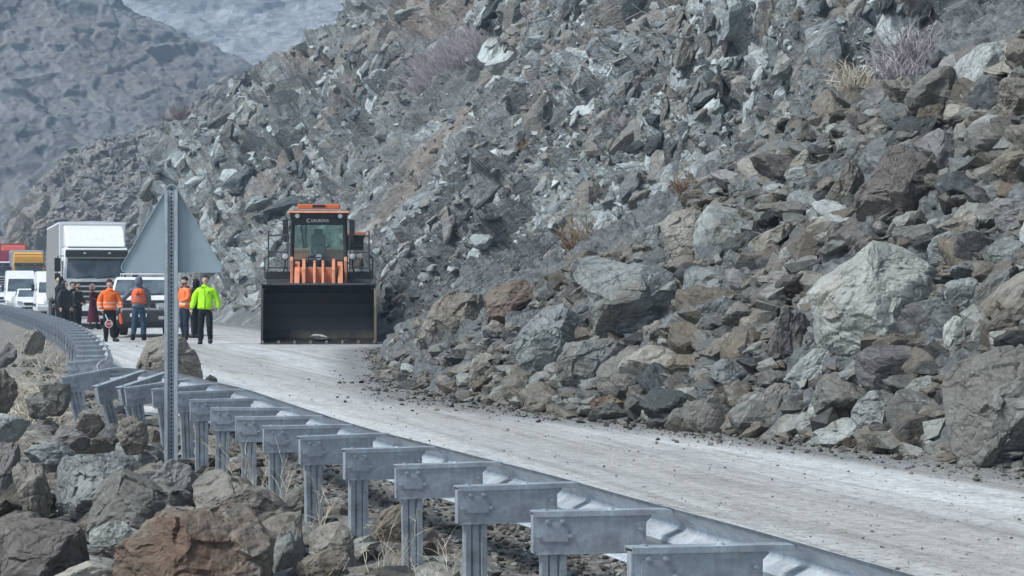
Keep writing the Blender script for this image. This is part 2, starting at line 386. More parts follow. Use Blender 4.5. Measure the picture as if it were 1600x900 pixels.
def build_hillside():
    s = [7.5]
    while s[-1] < 172: s.append(s[-1]*(1.0023 if 17 < s[-1] < 150 else 1.006))
    s = np.array(s)
    tau = np.concatenate([np.linspace(-.004, .33, 500), .33+np.geomspace(.004, .7, 24)])
    Y = np.repeat(s[:, None], len(tau), 1); U = s[:, None]*tau[None, :]
    X = toe_all(Y)+U
    Z = slope_h(X, Y); Z = np.where(U < 0, road_z(Y)-.05, Z)
    P = np.stack([X, Y, Z], -1).reshape(-1, 3); nr, nc = len(s), len(tau)
    N = normals_grid(P, nr, nc); N[N[:, 2] < 0] *= -1
    y = P[:, 1]; u = U.ravel()
    tal = (talus_h(P[:, 0], y) > hill_h(P[:, 0], y)-.1).astype(np.float32)
    Q = shear(P, (1.0, .8, .62))
    big = fbm(Q, 9, 3, 5)                         # outcrop mask
    out = sstep(-.22, .10, big)*(1-tal)
    near_toe = sstep(.2, 2.5, u)
    ppx = 800+P[:, 0]/y*F; ppy = 450-(P[:, 2]-HC)/y*F; cl = 0
    for (cx_, cy_, wx_, wy_) in ((1215, 110, 110, 80), (1130, 200, 60, 90), (1530, 70, 110, 80), (1010, 215, 60, 60), (930, 60, 90, 70), (860, 200, 70, 60), (1380, 20, 60, 50), (600, 130, 60, 50), (740, 330, 60, 50)):
        cl = np.maximum(cl, np.exp(-((ppx-cx_)/wx_)**2-((ppy-cy_)/wy_)**2))
    cl = cl*(y < 150); out = np.maximum(out, cl*(1-tal))
    v1, r1, e1 = facets(Q, 3.6, 1); v2, r2, e2 = facets(Q, 1.35, 2); v3, r3, e3 = facets(Q, .52, 3); v4, r4, e4 = facets(P, .23, 4)
    nbig = fbm(P, 14, 3, 40)
    amp = .35+.65*out
    far = np.clip(y/60, .6, 1.15)
    D = (nbig*1.2*far + v1*1.7*amp*far + v2*1.15*amp*np.clip(far, .6, 1.4) + v3*.50*(.35+.65*out) + v4*.20*(.5+.5*out)*np.clip(1.6-y/90, .5, 1) + fbm(P, .5, 3, 9)*.07)
    D = D*near_toe*(1-tal) + tal*(v3*.22+v4*.12)*sstep(-.02, .2, u)
    # an overhanging bulge and rib in the cliff above the rockfall
    for (px, py, wpx, hpx, a) in ((1215, 120, 75, 90, 1.3), (1130, 190, 30, 90, .7), (1500, 90, 90, 70, .8), (1020, 210, 28, 40, .45), (930, 60, 60, 60, .6), (690, 235, 40, 30, .5)):
        px_ = 800+P[:, 0]/y*F; py_ = 450-(P[:, 2]-HC)/y*F
        d = hit(px, py); w = np.exp(-((px_-px)/wpx)**2-((py_-py)/hpx)**2)*(np.abs(y-d) < 14)
        D = D+a*np.sqrt(w)*(w > .02)*near_toe*(.75+.5*v2)*(1-tal)
    P2 = P+N*D[:, None]
    lat = vnoise(P, 1.1, 77)-.5
    P2[:, 0] -= lat*.25*out*near_toe
    vis = ((ppy > -90) & (ppx > -120) & (ppx < 1760)).astype(np.float32)
    me = np_mesh('hillside', P2, grid_faces(nr, nc), smooth=False)
    tint = np.clip(.10+.45*r2+.28*r3+.30*(r1-.35)+.12*r4, 0, 1)
    soil = np.clip((1-out)*.95*(1-sstep(.1, .5, v3+.25))+.02, 0, 1)*(1-tal)+.9*tal+.5*(e2 < .07)*out  # dark fines, darkened in heap gaps and crevices to stand in for shade
    soil = np.where(vnoise(shear(P, (1, .5, .35)), 2.6, 31) > .6, np.maximum(soil, .8), soil)
    px_ = 800+P[:, 0]/y*F
    vegn = fbm(shear(P, (1, .5, .3)), 5, 4, 61)
    veg = sstep(.02, .34, vegn-.28+.42*sstep(55, 115, y))*(1-tal)*.85*(1-.5*r3)
    add_attr(me, 'tint', tint); add_attr(me, 'soil', soil); add_attr(me, 'veg', veg)
    o = link('hillside', me, M['hill']); tag(o, kind='structure')
    return P2, N, u, tal, out, y, cl, vis
hillP, hillN, hillU, hillT, hillO, hillY, hillC, hillV = build_hillside()

def build_ridge(name, crest, y_toe, y_crest, z_toe, power, sizes, amps, mat, nx, nv, seed, back=25, toe_pts=None):
    """mountain face: crest = [(X, Z)], the face climbs from y_toe to y_crest"""
    cx = np.array([c[0] for c in crest]); cz = np.array([c[1] for c in crest])
    o_ = np.argsort(cx); cx, cz = cx[o_], cz[o_]
    xs = np.linspace(cx[0], cx[-1], nx); v = np.concatenate([np.linspace(0, 1, nv), 1+np.linspace(.06, 1, 8)])
    Zc = np.interp(xs, cx, cz); V = np.repeat(v[None, :], nx, 0); Xg = np.repeat(xs[:, None], len(v), 1)
    yt = np.interp(xs, *zip(*toe_pts)) if toe_pts else np.full(nx, y_toe)
    Yg = np.where(V <= 1, yt[:, None]+(y_crest-yt[:, None])*V, y_crest+back*(V-1))
    Zg = np.where(V <= 1, z_toe+(Zc[:, None]-z_toe)*np.clip(V, 0, 1)**power, Zc[:, None]-(Zc[:, None]-z_toe)*(V-1)**1.3)
    P = np.stack([Xg, Yg, Zg], -1).reshape(-1, 3)
    N = normals_grid(P, nx, len(v)); N[N[:, 2] < 0] *= -1
    Q = shear(P, (1, .7, .55)); D = 0; tint = 0; rs = []
    for i, (sz, am) in enumerate(zip(sizes, amps)):
        a, r_, e_ = facets(Q, sz, seed+i); D = D+a*am; rs.append(r_)
    D = D+fbm(P, sizes[0]*3, 4, seed+9)*amps[0]*.8
    D = D*np.clip(1.25-V.ravel()*.5, .6, 1)
    P2 = P+N*D[:, None]
    me = np_mesh(name, P2, grid_faces(nx, len(v)), smooth=(name == 'mountain'))
    add_attr(me, 'tint', np.clip(.15+.4*rs[-1]+.3*rs[0], 0, 1))
    n1 = fbm(Q, sizes[0]*1.5, 4, seed+30)
    add_attr(me, 'soil', sstep(.0, .5, n1)*.6); add_attr(me, 'veg', sstep(-.1, .35, fbm(P, sizes[0]*2, 5, seed+50))*.75)
    o = link(name, me, mat); tag(o, kind='structure')
    RIDGE[name] = (P2, N, V.ravel())
    return o
RIDGE = {}
def crest_at(pts, d): return [(PX(px, d), PZ(py, d)) for px, py in pts]
build_ridge('rocky_spur', crest_at([(20, 470), (42, 400), (46, 345), (62, 288), (105, 238), (180, 214), (232, 214), (300, 168), (380, 107), (480, 62), (560, 20), (600, -8), (700, -60), (900, -150), (1200, -260)], 262),
            228, 262, -2, .8, (5, 1.9, .8), (1.7, 1.0, .55), M['spur'], 760, 260, 100, back=60)
build_ridge('mountain', crest_at([(-900, -520), (-400, -330), (-100, -170), (90, -60), (190, -2), (245, 28), (310, 62), (385, 102), (460, 150), (560, 220), (750, 330)], 470),
            300, 470, -8, .95, (22, 5, 1.6), (3.0, 1.2, .5), M['mount'], 820, 460, 200, back=90)
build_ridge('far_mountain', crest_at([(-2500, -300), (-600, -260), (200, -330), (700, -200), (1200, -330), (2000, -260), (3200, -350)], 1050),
            560, 1050, -8, 1.0, (14, 6, 2.6), (2.4, 1.3, .8), M['snow_haze'], 700, 360, 300, back=120)

# ------------------------------------------------------------------ ground and road
def ground_mat():
    t = NT('shoulder_soil'); c = t.coord()
    a = t.noise(c, 1.2, 8, .7); b = t.noise(c, 14, 9, .8); k = t.vor(c, 22, 'F1'); sg_ = t.node('ShaderNodeSeparateColor'); t.l.new(t.vor(c, 22, 'F1', 'Color'), sg_.inputs[0]); g = t.ramp(sg_.outputs[0], [(0, .35), (1, 1.5)])
    col = t.ramp(b, [(.3, (.10, .095, .085)), (.5, (.24, .23, .212)), (.7, (.46, .45, .43))])
    col = t.mix(.5, col, t.mix(1.0, col, g, 'MULTIPLY'))
    col = t.mix(t.ramp(a, [(.45, 0), (.65, .55)]), col, (.17, .125, .085))
    return t.fin(col, .9, 0, t.bump(t.math('ADD', t.math('MULTIPLY', k, -.8), b), .9, .05))
M['soil'] = ground_mat()
def build_ground():
    ys = np.concatenate([np.linspace(-40, 6, 24), np.geomspace(6.2, 140, 420), np.geomspace(142, 2500, 60)])
    e = np.concatenate([[-1200, -500, -200, -80, -30, -14], np.linspace(-10, -3, 12), np.linspace(-2.8, 9, 150), [10, 12, 14, 20, 30, 60, 150, 400, 1200]])
    Y = np.repeat(ys[:, None], len(e), 1); X = rail_straight(Y)-e[None, :]
    X = np.where(np.abs(e)[None, :] > 100, -e[None, :], X)
    Z = ground_h(X, Y)-.012-.02*(rail_straight(Y)-X < -.2)
    P = np.stack([X, Y, Z], -1).reshape(-1, 3)
    ee = (rail_straight(Y)-X).ravel()
    w = sstep(-.2, .7, ee)*np.clip(1-(P[:, 1]-60)/80, 0, 1)
    P[:, 2] += w*(fbm(P, 1.8, 4, 3)*.16+fbm(P, .3, 3, 8)*.05)
    me = np_mesh('ground', P, grid_faces(len(ys), len(e))[:, ::-1], smooth=True)
    tag(link('ground', me, M['soil']), kind='structure')
build_ground()
def road_mat():
    t = NT('road_surface'); tc = t.node('ShaderNodeTexCoord'); c = tc.outputs['Object']
    uv = t.node('ShaderNodeUVMap'); uv.uv_map = 'UVMap'
    sp = t.node('ShaderNodeSeparateXYZ'); t.l.new(uv.outputs[0], sp.inputs[0]); across, along = sp.outputs[0], sp.outputs[1]
    st = t.node('ShaderNodeMapping'); t.l.new(uv.outputs[0], st.inputs[0]); st.inputs['Scale'].default_value = (1, .16, 1)
    n1 = t.noise(st.outputs[0], 1.1, 8, .65, .4); n2 = t.noise(c, 9, 9, .75); n3 = t.noise(c, 55, 6, .8); n4 = t.noise(c, .35, 4, .6)
    base = t.ramp(n2, [(.3, (.34, .35, .355)), (.5, (.58, .59, .585)), (.72, (.80, .81, .80))])
    wob = t.math('ADD', across, t.math('MULTIPLY', t.math('SUBTRACT', n1, .5), 1.6))
    # packed dust bands left by the wheels, brown mud towards the rockfall
    band = t.ramp(t.math('DIVIDE', wob, 9.0), [(.16, .05), (.24, .6), (.36, .75), (.43, .2), (.50, .05), (.56, .4), (.62, .35), (.68, .15)])
    col = t.mix(band, base, t.ramp(n2, [(.3, (.20, .187, .163)), (.7, (.45, .43, .39))]))
    mud = t.math('MULTIPLY', t.ramp(t.math('DIVIDE', wob, 9.0), [(.60, 0), (.78, 1)]), t.ramp(n2, [(.32, .9), (.62, .25)]))
    col = t.mix(mud, col, t.ramp(n3, [(.3, (.10, .092, .08)), (.7, (.27, .255, .23))]))
    patch = t.ramp(t.noise(st.outputs[0], 2.3, 9, .75, .5), [(.50, 0), (.66, .62)])
    col = t.mix(patch, col, (.22, .205, .18))
    ed = t.attr('toe').outputs['Fac']; dm_ = t.math('MULTIPLY', t.ramp(t.math('ADD', ed, t.math('MULTIPLY', t.math('SUBTRACT', n2, .5), .9)), [(.30, 0), (.62, 1)]), .85)
    col = t.mix(dm_, col, t.ramp(n3, [(.3, (.07, .068, .062)), (.7, (.22, .215, .20))]))
    tr_ = t.node('ShaderNodeMapping'); t.l.new(uv.outputs[0], tr_.inputs[0]); tr_.inputs['Scale'].default_value = (5.5, .05, 1); trn = t.noise(tr_.outputs[0], 1.0, 6, .7, .3)
    col = t.mix(1.0, col, t.ramp(trn, [(.32, .62), (.5, .95), (.68, 1.05)]), 'MULTIPLY')
    # grit
    k = t.vor(c, 26, 'F1'); kc = t.vor(c, 26, 'F1', 'Color')
    sel = t.node('ShaderNodeSeparateColor'); t.l.new(kc, sel.inputs[0])
    dens = t.ramp(t.math('ADD', t.noise(st.outputs[0], 1.7, 5, .7), 0.0), [(.40, .97), (.62, .80)])
    grit = t.math('MULTIPLY', t.math('GREATER_THAN', sel.outputs[0], dens), t.math('LESS_THAN', k, t.math('MULTIPLY', sel.outputs[1], .55)))
    col = t.mix(t.math('MULTIPLY', grit, .85), col, (.06, .058, .055))
    k2 = t.vor(c, 75, 'F1', 'Color'); s2 = t.node('ShaderNodeSeparateColor'); t.l.new(k2, s2.inputs[0])
    col = t.mix(t.math('MULTIPLY', t.math('GREATER_THAN', s2.outputs[0], .82), .6), col, t.mix(s2.outputs[1], (.08, .08, .08), (.62, .62, .60)))
    h = t.math('ADD', t.math('ADD', n2, t.math('MULTIPLY', n3, .8)), t.math('MULTIPLY', grit, .8))
    return t.fin(col, t.ramp(n1, [(.35, .42), (.65, .8)]), 0, t.bump(h, .55, .02), .5)
M['road'] = road_mat()
def build_road():
    ys = np.concatenate([np.linspace(-30, 6, 20), np.geomspace(6.2, 225, 320)])
    fr = np.linspace(0, 1, 60)
    left = rail_line(ys)+.28+1.35*(1-sstep(14, 27, ys))+.22*(vnoise(np.stack([ys*0, ys, ys*0], -1), .8, 5)-.5); right = hill_toe(ys)+.9
    right = np.where(ys > 140, rail_straight(ys)+9.2, right)
    Y = np.repeat(ys[:, None], 60, 1); X = left[:, None]+(right-left)[:, None]*fr[None, :]
    Z = road_z(Y)+.004
    P = np.stack([X, Y, Z], -1).reshape(-1, 3); P[:, 2] += fbm(P, 2.2, 3, 12)*.006
    me = np_mesh('road', P, grid_faces(len(ys), 60)[:, ::-1], smooth=True)
    uv = me.uv_layers.new(name='UVMap'); idx = np.empty(len(me.loops), np.int32); me.loops.foreach_get('vertex_index', idx)
    U = np.stack([(X-rail_straight(Y)).ravel(), Y.ravel()], -1)[idx]
    uv.data.foreach_set('uv', U.astype(np.float32).ravel())
    add_attr(me, 'toe', np.clip(1-(np.where(Y > 58, hill_toe(Y), talus_toe(Y))-X)/1.9, 0, 1).ravel())
    o = link('road', me, M['road']); tag(o, kind='structure')
build_road()

# ------------------------------------------------------------------ rocks
_ico = {}
def ico(level):
    if level not in _ico:
        bm = bmesh.new(); bmesh.ops.create_icosphere(bm, subdivisions=level, radius=1)
        V = np.array([v.co[:] for v in bm.verts]); Fc = np.array([[v.index for v in f.verts] for f in bm.faces]); bm.free()
        V /= np.linalg.norm(V, axis=1, keepdims=True); _ico[level] = (V, Fc)
    return _ico[level]
def rock_shape(seed, level=4, nplanes=11, rough=1.0, soft=55, aspect=(1, 1, 1)):
    rng = np.random.default_rng(seed); V, Fc = ico(level)
    n = rng.normal(size=(nplanes, 3)); n /= np.linalg.norm(n, axis=1, keepdims=True)
    d = rng.uniform(.52, .98, nplanes)
    # a few near-parallel cleavage planes make slabs and straight broken edges
    n[1] = -n[0]+rng.normal(size=3)*.12; n[1] /= np.linalg.norm(n[1]); d[0] = d[1] = rng.uniform(.5, .72)
    c = V@n.T; rr = np.where(c > .05, d/np.maximum(c, .05), 9.0)
    rr = np.minimum(rr, 1.25); r = -np.log(np.exp(-soft*rr).sum(1)+math.exp(-soft*1.12))/soft
    P = V*r[:, None]
    if level >= 3:
        off = rng.uniform(-50, 50, 3)
        ax = n[0]; w = P+off
        S = w+ax*(w@ax)[:, None]*1.5             # strata: finer along the cleavage normal
        a, _, _ = facets(w, .55, seed+1); b, _, _ = facets(S, .42, seed+2)
        D = a*.11+b*.05
        if level >= 4:
            c_, _, _ = facets(S, .17, seed+3); D = D+c_*.022+fbm(w, .3, 3, seed)*.025
        if level >= 5:
            e_, _, _ = facets(S, .075, seed+4); D = D+e_*.008+fbm(w, .08, 2, seed+8)*.006
        P = P+V*(D*rough)[:, None]
    P = P*np.array(aspect)
    return P, Fc
def fit(P, W, Dp, H):
    lo, hi = P.min(0), P.max(0); P = (P-(lo+hi)/2)/(hi-lo); return P*np.array([W, Dp, H])

def outline_rock(poly, seed, level=6, depth=.45, rough=1.0, up=.0):
    """poly: (x, z) metres around the centre; closed outline seen from the road; real thickness behind it"""
    V, Fc = ico(level); q = np.array(poly); th = np.arctan2(V[:, 2], V[:, 0]); rxz = np.hypot(V[:, 0], V[:, 2])
    d = np.stack([np.cos(th), np.sin(th)], -1); Rr = np.full(len(V), 1e-6)
    for a, b in zip(q, np.roll(q, -1, 0)):          # ray / edge intersection
        e = b-a; den = d[:, 0]*e[1]-d[:, 1]*e[0]; den = np.where(np.abs(den) < 1e-9, 1e-9, den)
        t = (a[0]*e[1]-a[1]*e[0])/den; u = (a[0]*d[:, 1]-a[1]*d[:, 0])/den
        ok = (t > 0) & (u >= -1e-6) & (u <= 1+1e-6); Rr = np.where(ok, np.maximum(Rr, t), Rr)
    rho = np.sin(np.clip(rxz, 0, 1)*math.pi/2)**.8
    W = q[:, 0].max()-q[:, 0].min()
    y = np.sign(V[:, 1])*depth*W*np.sqrt(np.clip(1-rho**5, 0, 1))
    rng = np.random.default_rng(seed); off = rng.uniform(-40, 40, 3)
    P = np.stack([d[:, 0]*Rr*rho, y, d[:, 1]*Rr*rho], -1); w = P/W*2+off
    # a few broken faces cut across the front
    for k in range(11):
        n = np.array([rng.normal()*.9, -1.0, rng.normal()*.8+.35]); n /= np.linalg.norm(n); lim = rng.uniform(.74, .95)*depth*W
        ex = P@n-lim; P = P-n[None]*np.maximum(ex, 0)[:, None]*.95
    S = w+np.array([.3, .2, 1])*(w@np.array([.25, .1, .95]))[:, None]*1.8
    a, _, _ = facets(w, .62, seed+1, 1.6, .05); b, _, _ = facets(S, .5, seed+2, 1.4, .05); c_, _, _ = facets(S, .2, seed+3, 1.3, .06); e_, _, _ = facets(S, .085, seed+4)
    D = a*.30+b*.10+c_*.045+e_*.03+fbm(w, .3, 3, seed)*.08+fbm(w, .05, 2, seed+8)*.025
    nn = V*np.array([1, 1.3, 1]); nn /= np.linalg.norm(nn, axis=1, keepdims=True)
    return P+nn*(D*min(W, 1.6)*.105*rough)[:, None], Fc
HEROES = {}
HEAP = 'rocks of the rockfall heap beside the road'
SHO = 'rocks fallen on the shoulder behind the guardrail'
C7, C6, C3, C4, CR = (1100, 300, .5), (600, 300, .4667), (1000, 0, .4444), (0, 650, .375), (0, 460, .3333)
for sd_, (cx_, cy_, cs_), pts_ in (
 (11, C7, [(268, 290), (300, 255), (400, 222), (450, 205), (520, 155), (580, 152), (640, 165), (700, 205), (712, 230), (760, 240), (758, 290), (745, 330), (758, 380), (720, 430), (712, 525), (660, 520), (560, 495), (420, 500), (330, 485), (305, 440), (320, 400), (290, 330)]),
 (27, C7, [(740, 590), (750, 560), (830, 520), (900, 490), (1000, 475), (1100, 470), (1180, 560), (1180, 760), (1100, 800), (940, 815), (850, 820), (800, 810), (770, 760), (740, 680)]),
 (33, C6, [(630, 290), (665, 210), (700, 205), (820, 240), (900, 255), (950, 300), (1035, 345), (1030, 385), (975, 440), (960, 470), (870, 490), (780, 480), (700, 440), (680, 380), (670, 300)]),
 (41, C6, [(420, 520), (470, 450), (540, 385), (600, 372), (690, 420), (705, 470), (640, 495), (600, 530), (580, 590), (530, 610), (470, 580)]),
 (121, C6, [(575, 610), (580, 560), (610, 505), (690, 495), (760, 485), (850, 530), (855, 570), (760, 580), (730, 590), (650, 640)]),
 (52, C6, [(115, 520), (120, 460), (170, 380), (230, 330), (330, 345), (345, 400), (330, 440), (280, 450), (230, 490), (180, 520)]),
 (67, C6, [(335, 350), (370, 310), (480, 290), (505, 330), (500, 360), (440, 400), (400, 465), (350, 465), (345, 420)]),
 (71, C3, [(750, 690), (880, 520), (930, 512), (1020, 580), (1050, 640), (1030, 740), (960, 790), (860, 790), (760, 735)]),
 (88, C3, [(955, 510), (1050, 450), (1110, 500), (1130, 570), (1130, 620), (1080, 650), (1040, 600), (1000, 560)]),
 (93, C3, [(70, 780), (120, 745), (200, 720), (260, 790), (275, 860), (240, 900), (100, 900), (80, 850)]),
 (104, C3, [(1040, 800), (1180, 710), (1235, 790), (1200, 830), (1120, 845)]),
 (115, C3, [(370, 860), (430, 820), (520, 775), (545, 800), (480, 860), (400, 890)]),
 (141, C7, [(455, 700), (480, 650), (520, 620), (600, 610), (620, 650), (600, 740), (560, 755), (480, 720)]),
 (153, C7, [(300, 735), (330, 665), (380, 645), (385, 680), (412, 720), (340, 750)]),
 (214, C7, [(330, 640), (410, 570), (530, 502), (565, 560), (550, 600), (480, 620), (400, 660)]),
 (401, C4, [(480, 600), (500, 530), (600, 470), (660, 400), (710, 365), (800, 375), (880, 370), (960, 350), (1030, 360), (1080, 420), (1110, 470), (1145, 500), (1130, 580), (1140, 760), (470, 760), (475, 640)]),
 (412, C4, [(0, 470), (60, 430), (150, 425), (250, 425), (330, 440), (365, 510), (370, 580), (350, 780), (-80, 780), (-80, 520)]),
 (423, C4, [(360, 430), (370, 300), (450, 250), (520, 215), (620, 260), (700, 300), (800, 320), (820, 360), (700, 440), (590, 470), (400, 475)]),
 (434, C4, [(190, 200), (240, 165), (400, 160), (520, 140), (560, 200), (560, 300), (420, 420), (240, 410), (225, 320)]),
 (447, C4, [(805, 280), (850, 235), (910, 210), (980, 250), (1100, 300), (1190, 370), (1215, 420), (1200, 500), (900, 480), (815, 350)]),
 (516, CR, [(615, 330), (640, 280), (650, 250), (700, 200), (770, 180), (870, 205), (910, 260), (940, 320), (960, 385), (820, 420), (700, 420), (630, 400)]),
 (472, C4, [(1285, 490), (1330, 440), (1400, 430), (1470, 480), (1490, 600), (1380, 640), (1300, 600)]),
 (483, C4, [(1220, 630), (1270, 590), (1380, 545), (1450, 540), (1450, 600), (1370, 700), (1230, 700)])):
    HEROES[sd_] = (cx_, cy_, cs_, pts_)
PLACED = []      # x0,y0,x1,y1 boxes in photo pixels for spacing of loose rocks
def boulder(box, mat, label, seed, d=None, group=None, level=5, depth=.8, embed=.12, tilt=0, npl=10, name='boulder', rough=1.0, soft=60):
    x0, y0, x1, y1 = box
    cx = (x0+x1)/2
    if d is None: d = hit(cx, y1-(y1-y0)*.22)
    W = (x1-x0)/F*d; H = (y1-y0)/F*d; H2 = H*(1+embed)
    P, Fc = (None, None) if seed in HEROES else rock_shape(seed, level, npl, rough, soft)
    if tilt and seed not in HEROES:
        c, s_ = math.cos(tilt), math.sin(tilt)
        P = P@np.array([[c, 0, s_], [0, 1, 0], [-s_, 0, c]])
    if seed in HEROES:
        ox, oy, sc, pts = HEROES[seed]; cz = PZ(y0, d)-H2/2; yb = max(oy+b*sc for a, b in pts)
        q = [(PX(ox+a*sc, d)-PX(cx, d), PZ(oy+b*sc+(embed*(y1-y0) if oy+b*sc > yb-.25*(y1-y0) else 0), d)-cz) for a, b in pts]
        P, Fc = outline_rock(q, seed, 6 if x1-x0 > 90 else 5, depth*.5)
    else: P = fit(P, W, depth*max(W, H)*.9, H2)
    me = np_mesh(name, P, Fc, smooth=False)
    o = link(name, me, M[mat], loc=(PX(cx, d), d+(depth*.08 if seed not in HEROES else -.12)*W, PZ(y0, d)-H2/2))
    o.color = (.45+.3*random.Random(seed).random(), 0, 0, 1)
    PLACED.append((x0, y0, x1, y1))
    return tag(o, label, 'boulder', group)

big = [
 ((1238, 376, 1482, 566), 'pale', 'huge pale greenish slab with a broken top edge, largest boulder of the rockfall heap', 11, .55, .12),
 ((1458, 534, 1700, 735), 'grey', 'large striped grey boulder low on the heap at the right edge of the photo', 27, .8, .1),
 ((893, 398, 1082, 535), 'grey', 'broad grey slab leaning left with a brown chipped top corner, left end of the heap', 33, .6, .35),
 ((795, 470, 930, 590), 'grey', 'dark grey wedge-shaped boulder pointing up just below and left of the broad leaning slab', 41, .8, .4),
 ((655, 450, 760, 550), 'brown', 'dark brown boulder at the left end of the heap, nearest to the wheel loader', 52, .9, 0),
 ((756, 436, 836, 520), 'rusty', 'rusty brown blocky boulder with a flat top beside the leftmost dark boulder of the heap', 67, .9, 0),
 ((1330, 225, 1470, 354), 'purple', 'rounded purple-grey boulder high on the heap above the huge pale slab', 71, .8, -.2),
 ((1424, 195, 1508, 288), 'purple', 'dark purple angular block wedged behind the rounded purple-grey boulder', 88, .8, .3),
 ((1030, 320, 1124, 408), 'brown', 'rough brown block with crumbly faces at the upper left rim of the heap', 93, .9, .1),
 ((1463, 318, 1548, 392), 'brown', 'flat brown slab tilted right, above and right of the huge pale slab', 104, .8, -.35),
 ((1163, 345, 1252, 398), 'brown', 'tan slab lying flat on the heap above and left of the huge pale slab', 115, .8, -.3),
 ((866, 530, 990, 602), 'green', 'light grey cracked boulder below the broad leaning slab', 121, .8, .1),
 ((1474, 433, 1548, 494), 'grey', 'grey-brown rounded boulder touching the right edge of the huge pale slab', 134, .8, 0),
 ((1320, 603, 1414, 684), 'green', 'squat grey-green boulder at the foot of the heap under the huge pale slab', 141, .8, 0),
 ((1248, 596, 1312, 676), 'pale', 'narrow light grey rock standing upright left of the squat grey-green boulder', 153, .8, .5),
 ((1334, 664, 1388, 712), 'brown', 'small brown boulder on the road edge in front of the squat grey-green boulder', 162, .9, 0),
 ((1038, 553, 1112, 594), 'brown', 'oval brown boulder low in the middle of the heap', 171, .8, 0),
 ((1108, 560, 1184, 618), 'grey', 'dark grey pointed boulder right of the oval brown one', 183, .8, .2),
 ((1004, 500, 1044, 554), 'brown', 'small dark brown upright block against the right end of the broad leaning slab', 192, .8, 0),
 ((1198, 478, 1268, 566), 'purple', 'purple-brown rock leaning against the lower left corner of the huge pale slab', 201, .8, .5),
 ((1298, 540, 1392, 622), 'green', 'pale green-grey pointed slab sticking out under the huge pale slab', 214, .8, .55),
 ((1518, 694, 1578, 736), 'grey', 'small grey rock on the road edge in front of the large striped boulder', 222, .8, 0),
 ((1474, 493, 1532, 552), 'pale', 'light square rock jammed below the right corner of the huge pale slab', 231, .8, 0),
 ((1222, 544, 1302, 606), 'grey', 'grey angular rock lying under the lower left corner of the huge pale slab', 243, .8, .3),
 ((1290, 248, 1352, 334), 'brown', 'tall narrow tan rock standing left of the rounded purple-grey boulder', 254, .8, .35),
 ((1184, 598, 1250, 660), 'green', 'grey-green rock on the toe of the heap left of the narrow light grey rock', 263, .8, 0),
 ((922, 612, 992, 656), 'rusty', 'reddish brown rock on the road edge below the light cracked boulder', 275, .8, -.2),
 ((1540, 368, 1616, 428), 'grey', 'dark rock at the right edge of the photo right of the huge pale slab', 281, .8, .2),
 ((1125, 470, 1200, 520), 'grey', 'flat dark grey plate tilted towards the road in the middle of the heap', 292, .8, .35),
 ((1560, 120, 1660, 190), 'brown', 'flat brown slab at the upper right corner of the heap', 301, .8, -.2),
 ((1215, 385, 1262, 425), 'green', 'small grey-green block touching the upper left corner of the huge pale slab', 311, .8, 0),
 ((1552, 308, 1620, 364), 'purple', 'dark purple block at the right edge of the photo above the huge slab', 322, .8, 0),
 ((985, 350, 1040, 400), 'grey', 'grey slab lying at the rim of the heap left of the rough brown block', 333, .8, .4),
 ((1378, 120, 1452, 165), 'brown', 'tan plate lying at the top rim of the heap below the pale cliff', 344, .8, -.1),
]
for box, mat, lab, seed, dep, tl in big:
    boulder(box, mat, lab, seed, depth=dep, tilt=tl, group=HEAP, level=6 if (box[2]-box[0]) > 120 else 5)
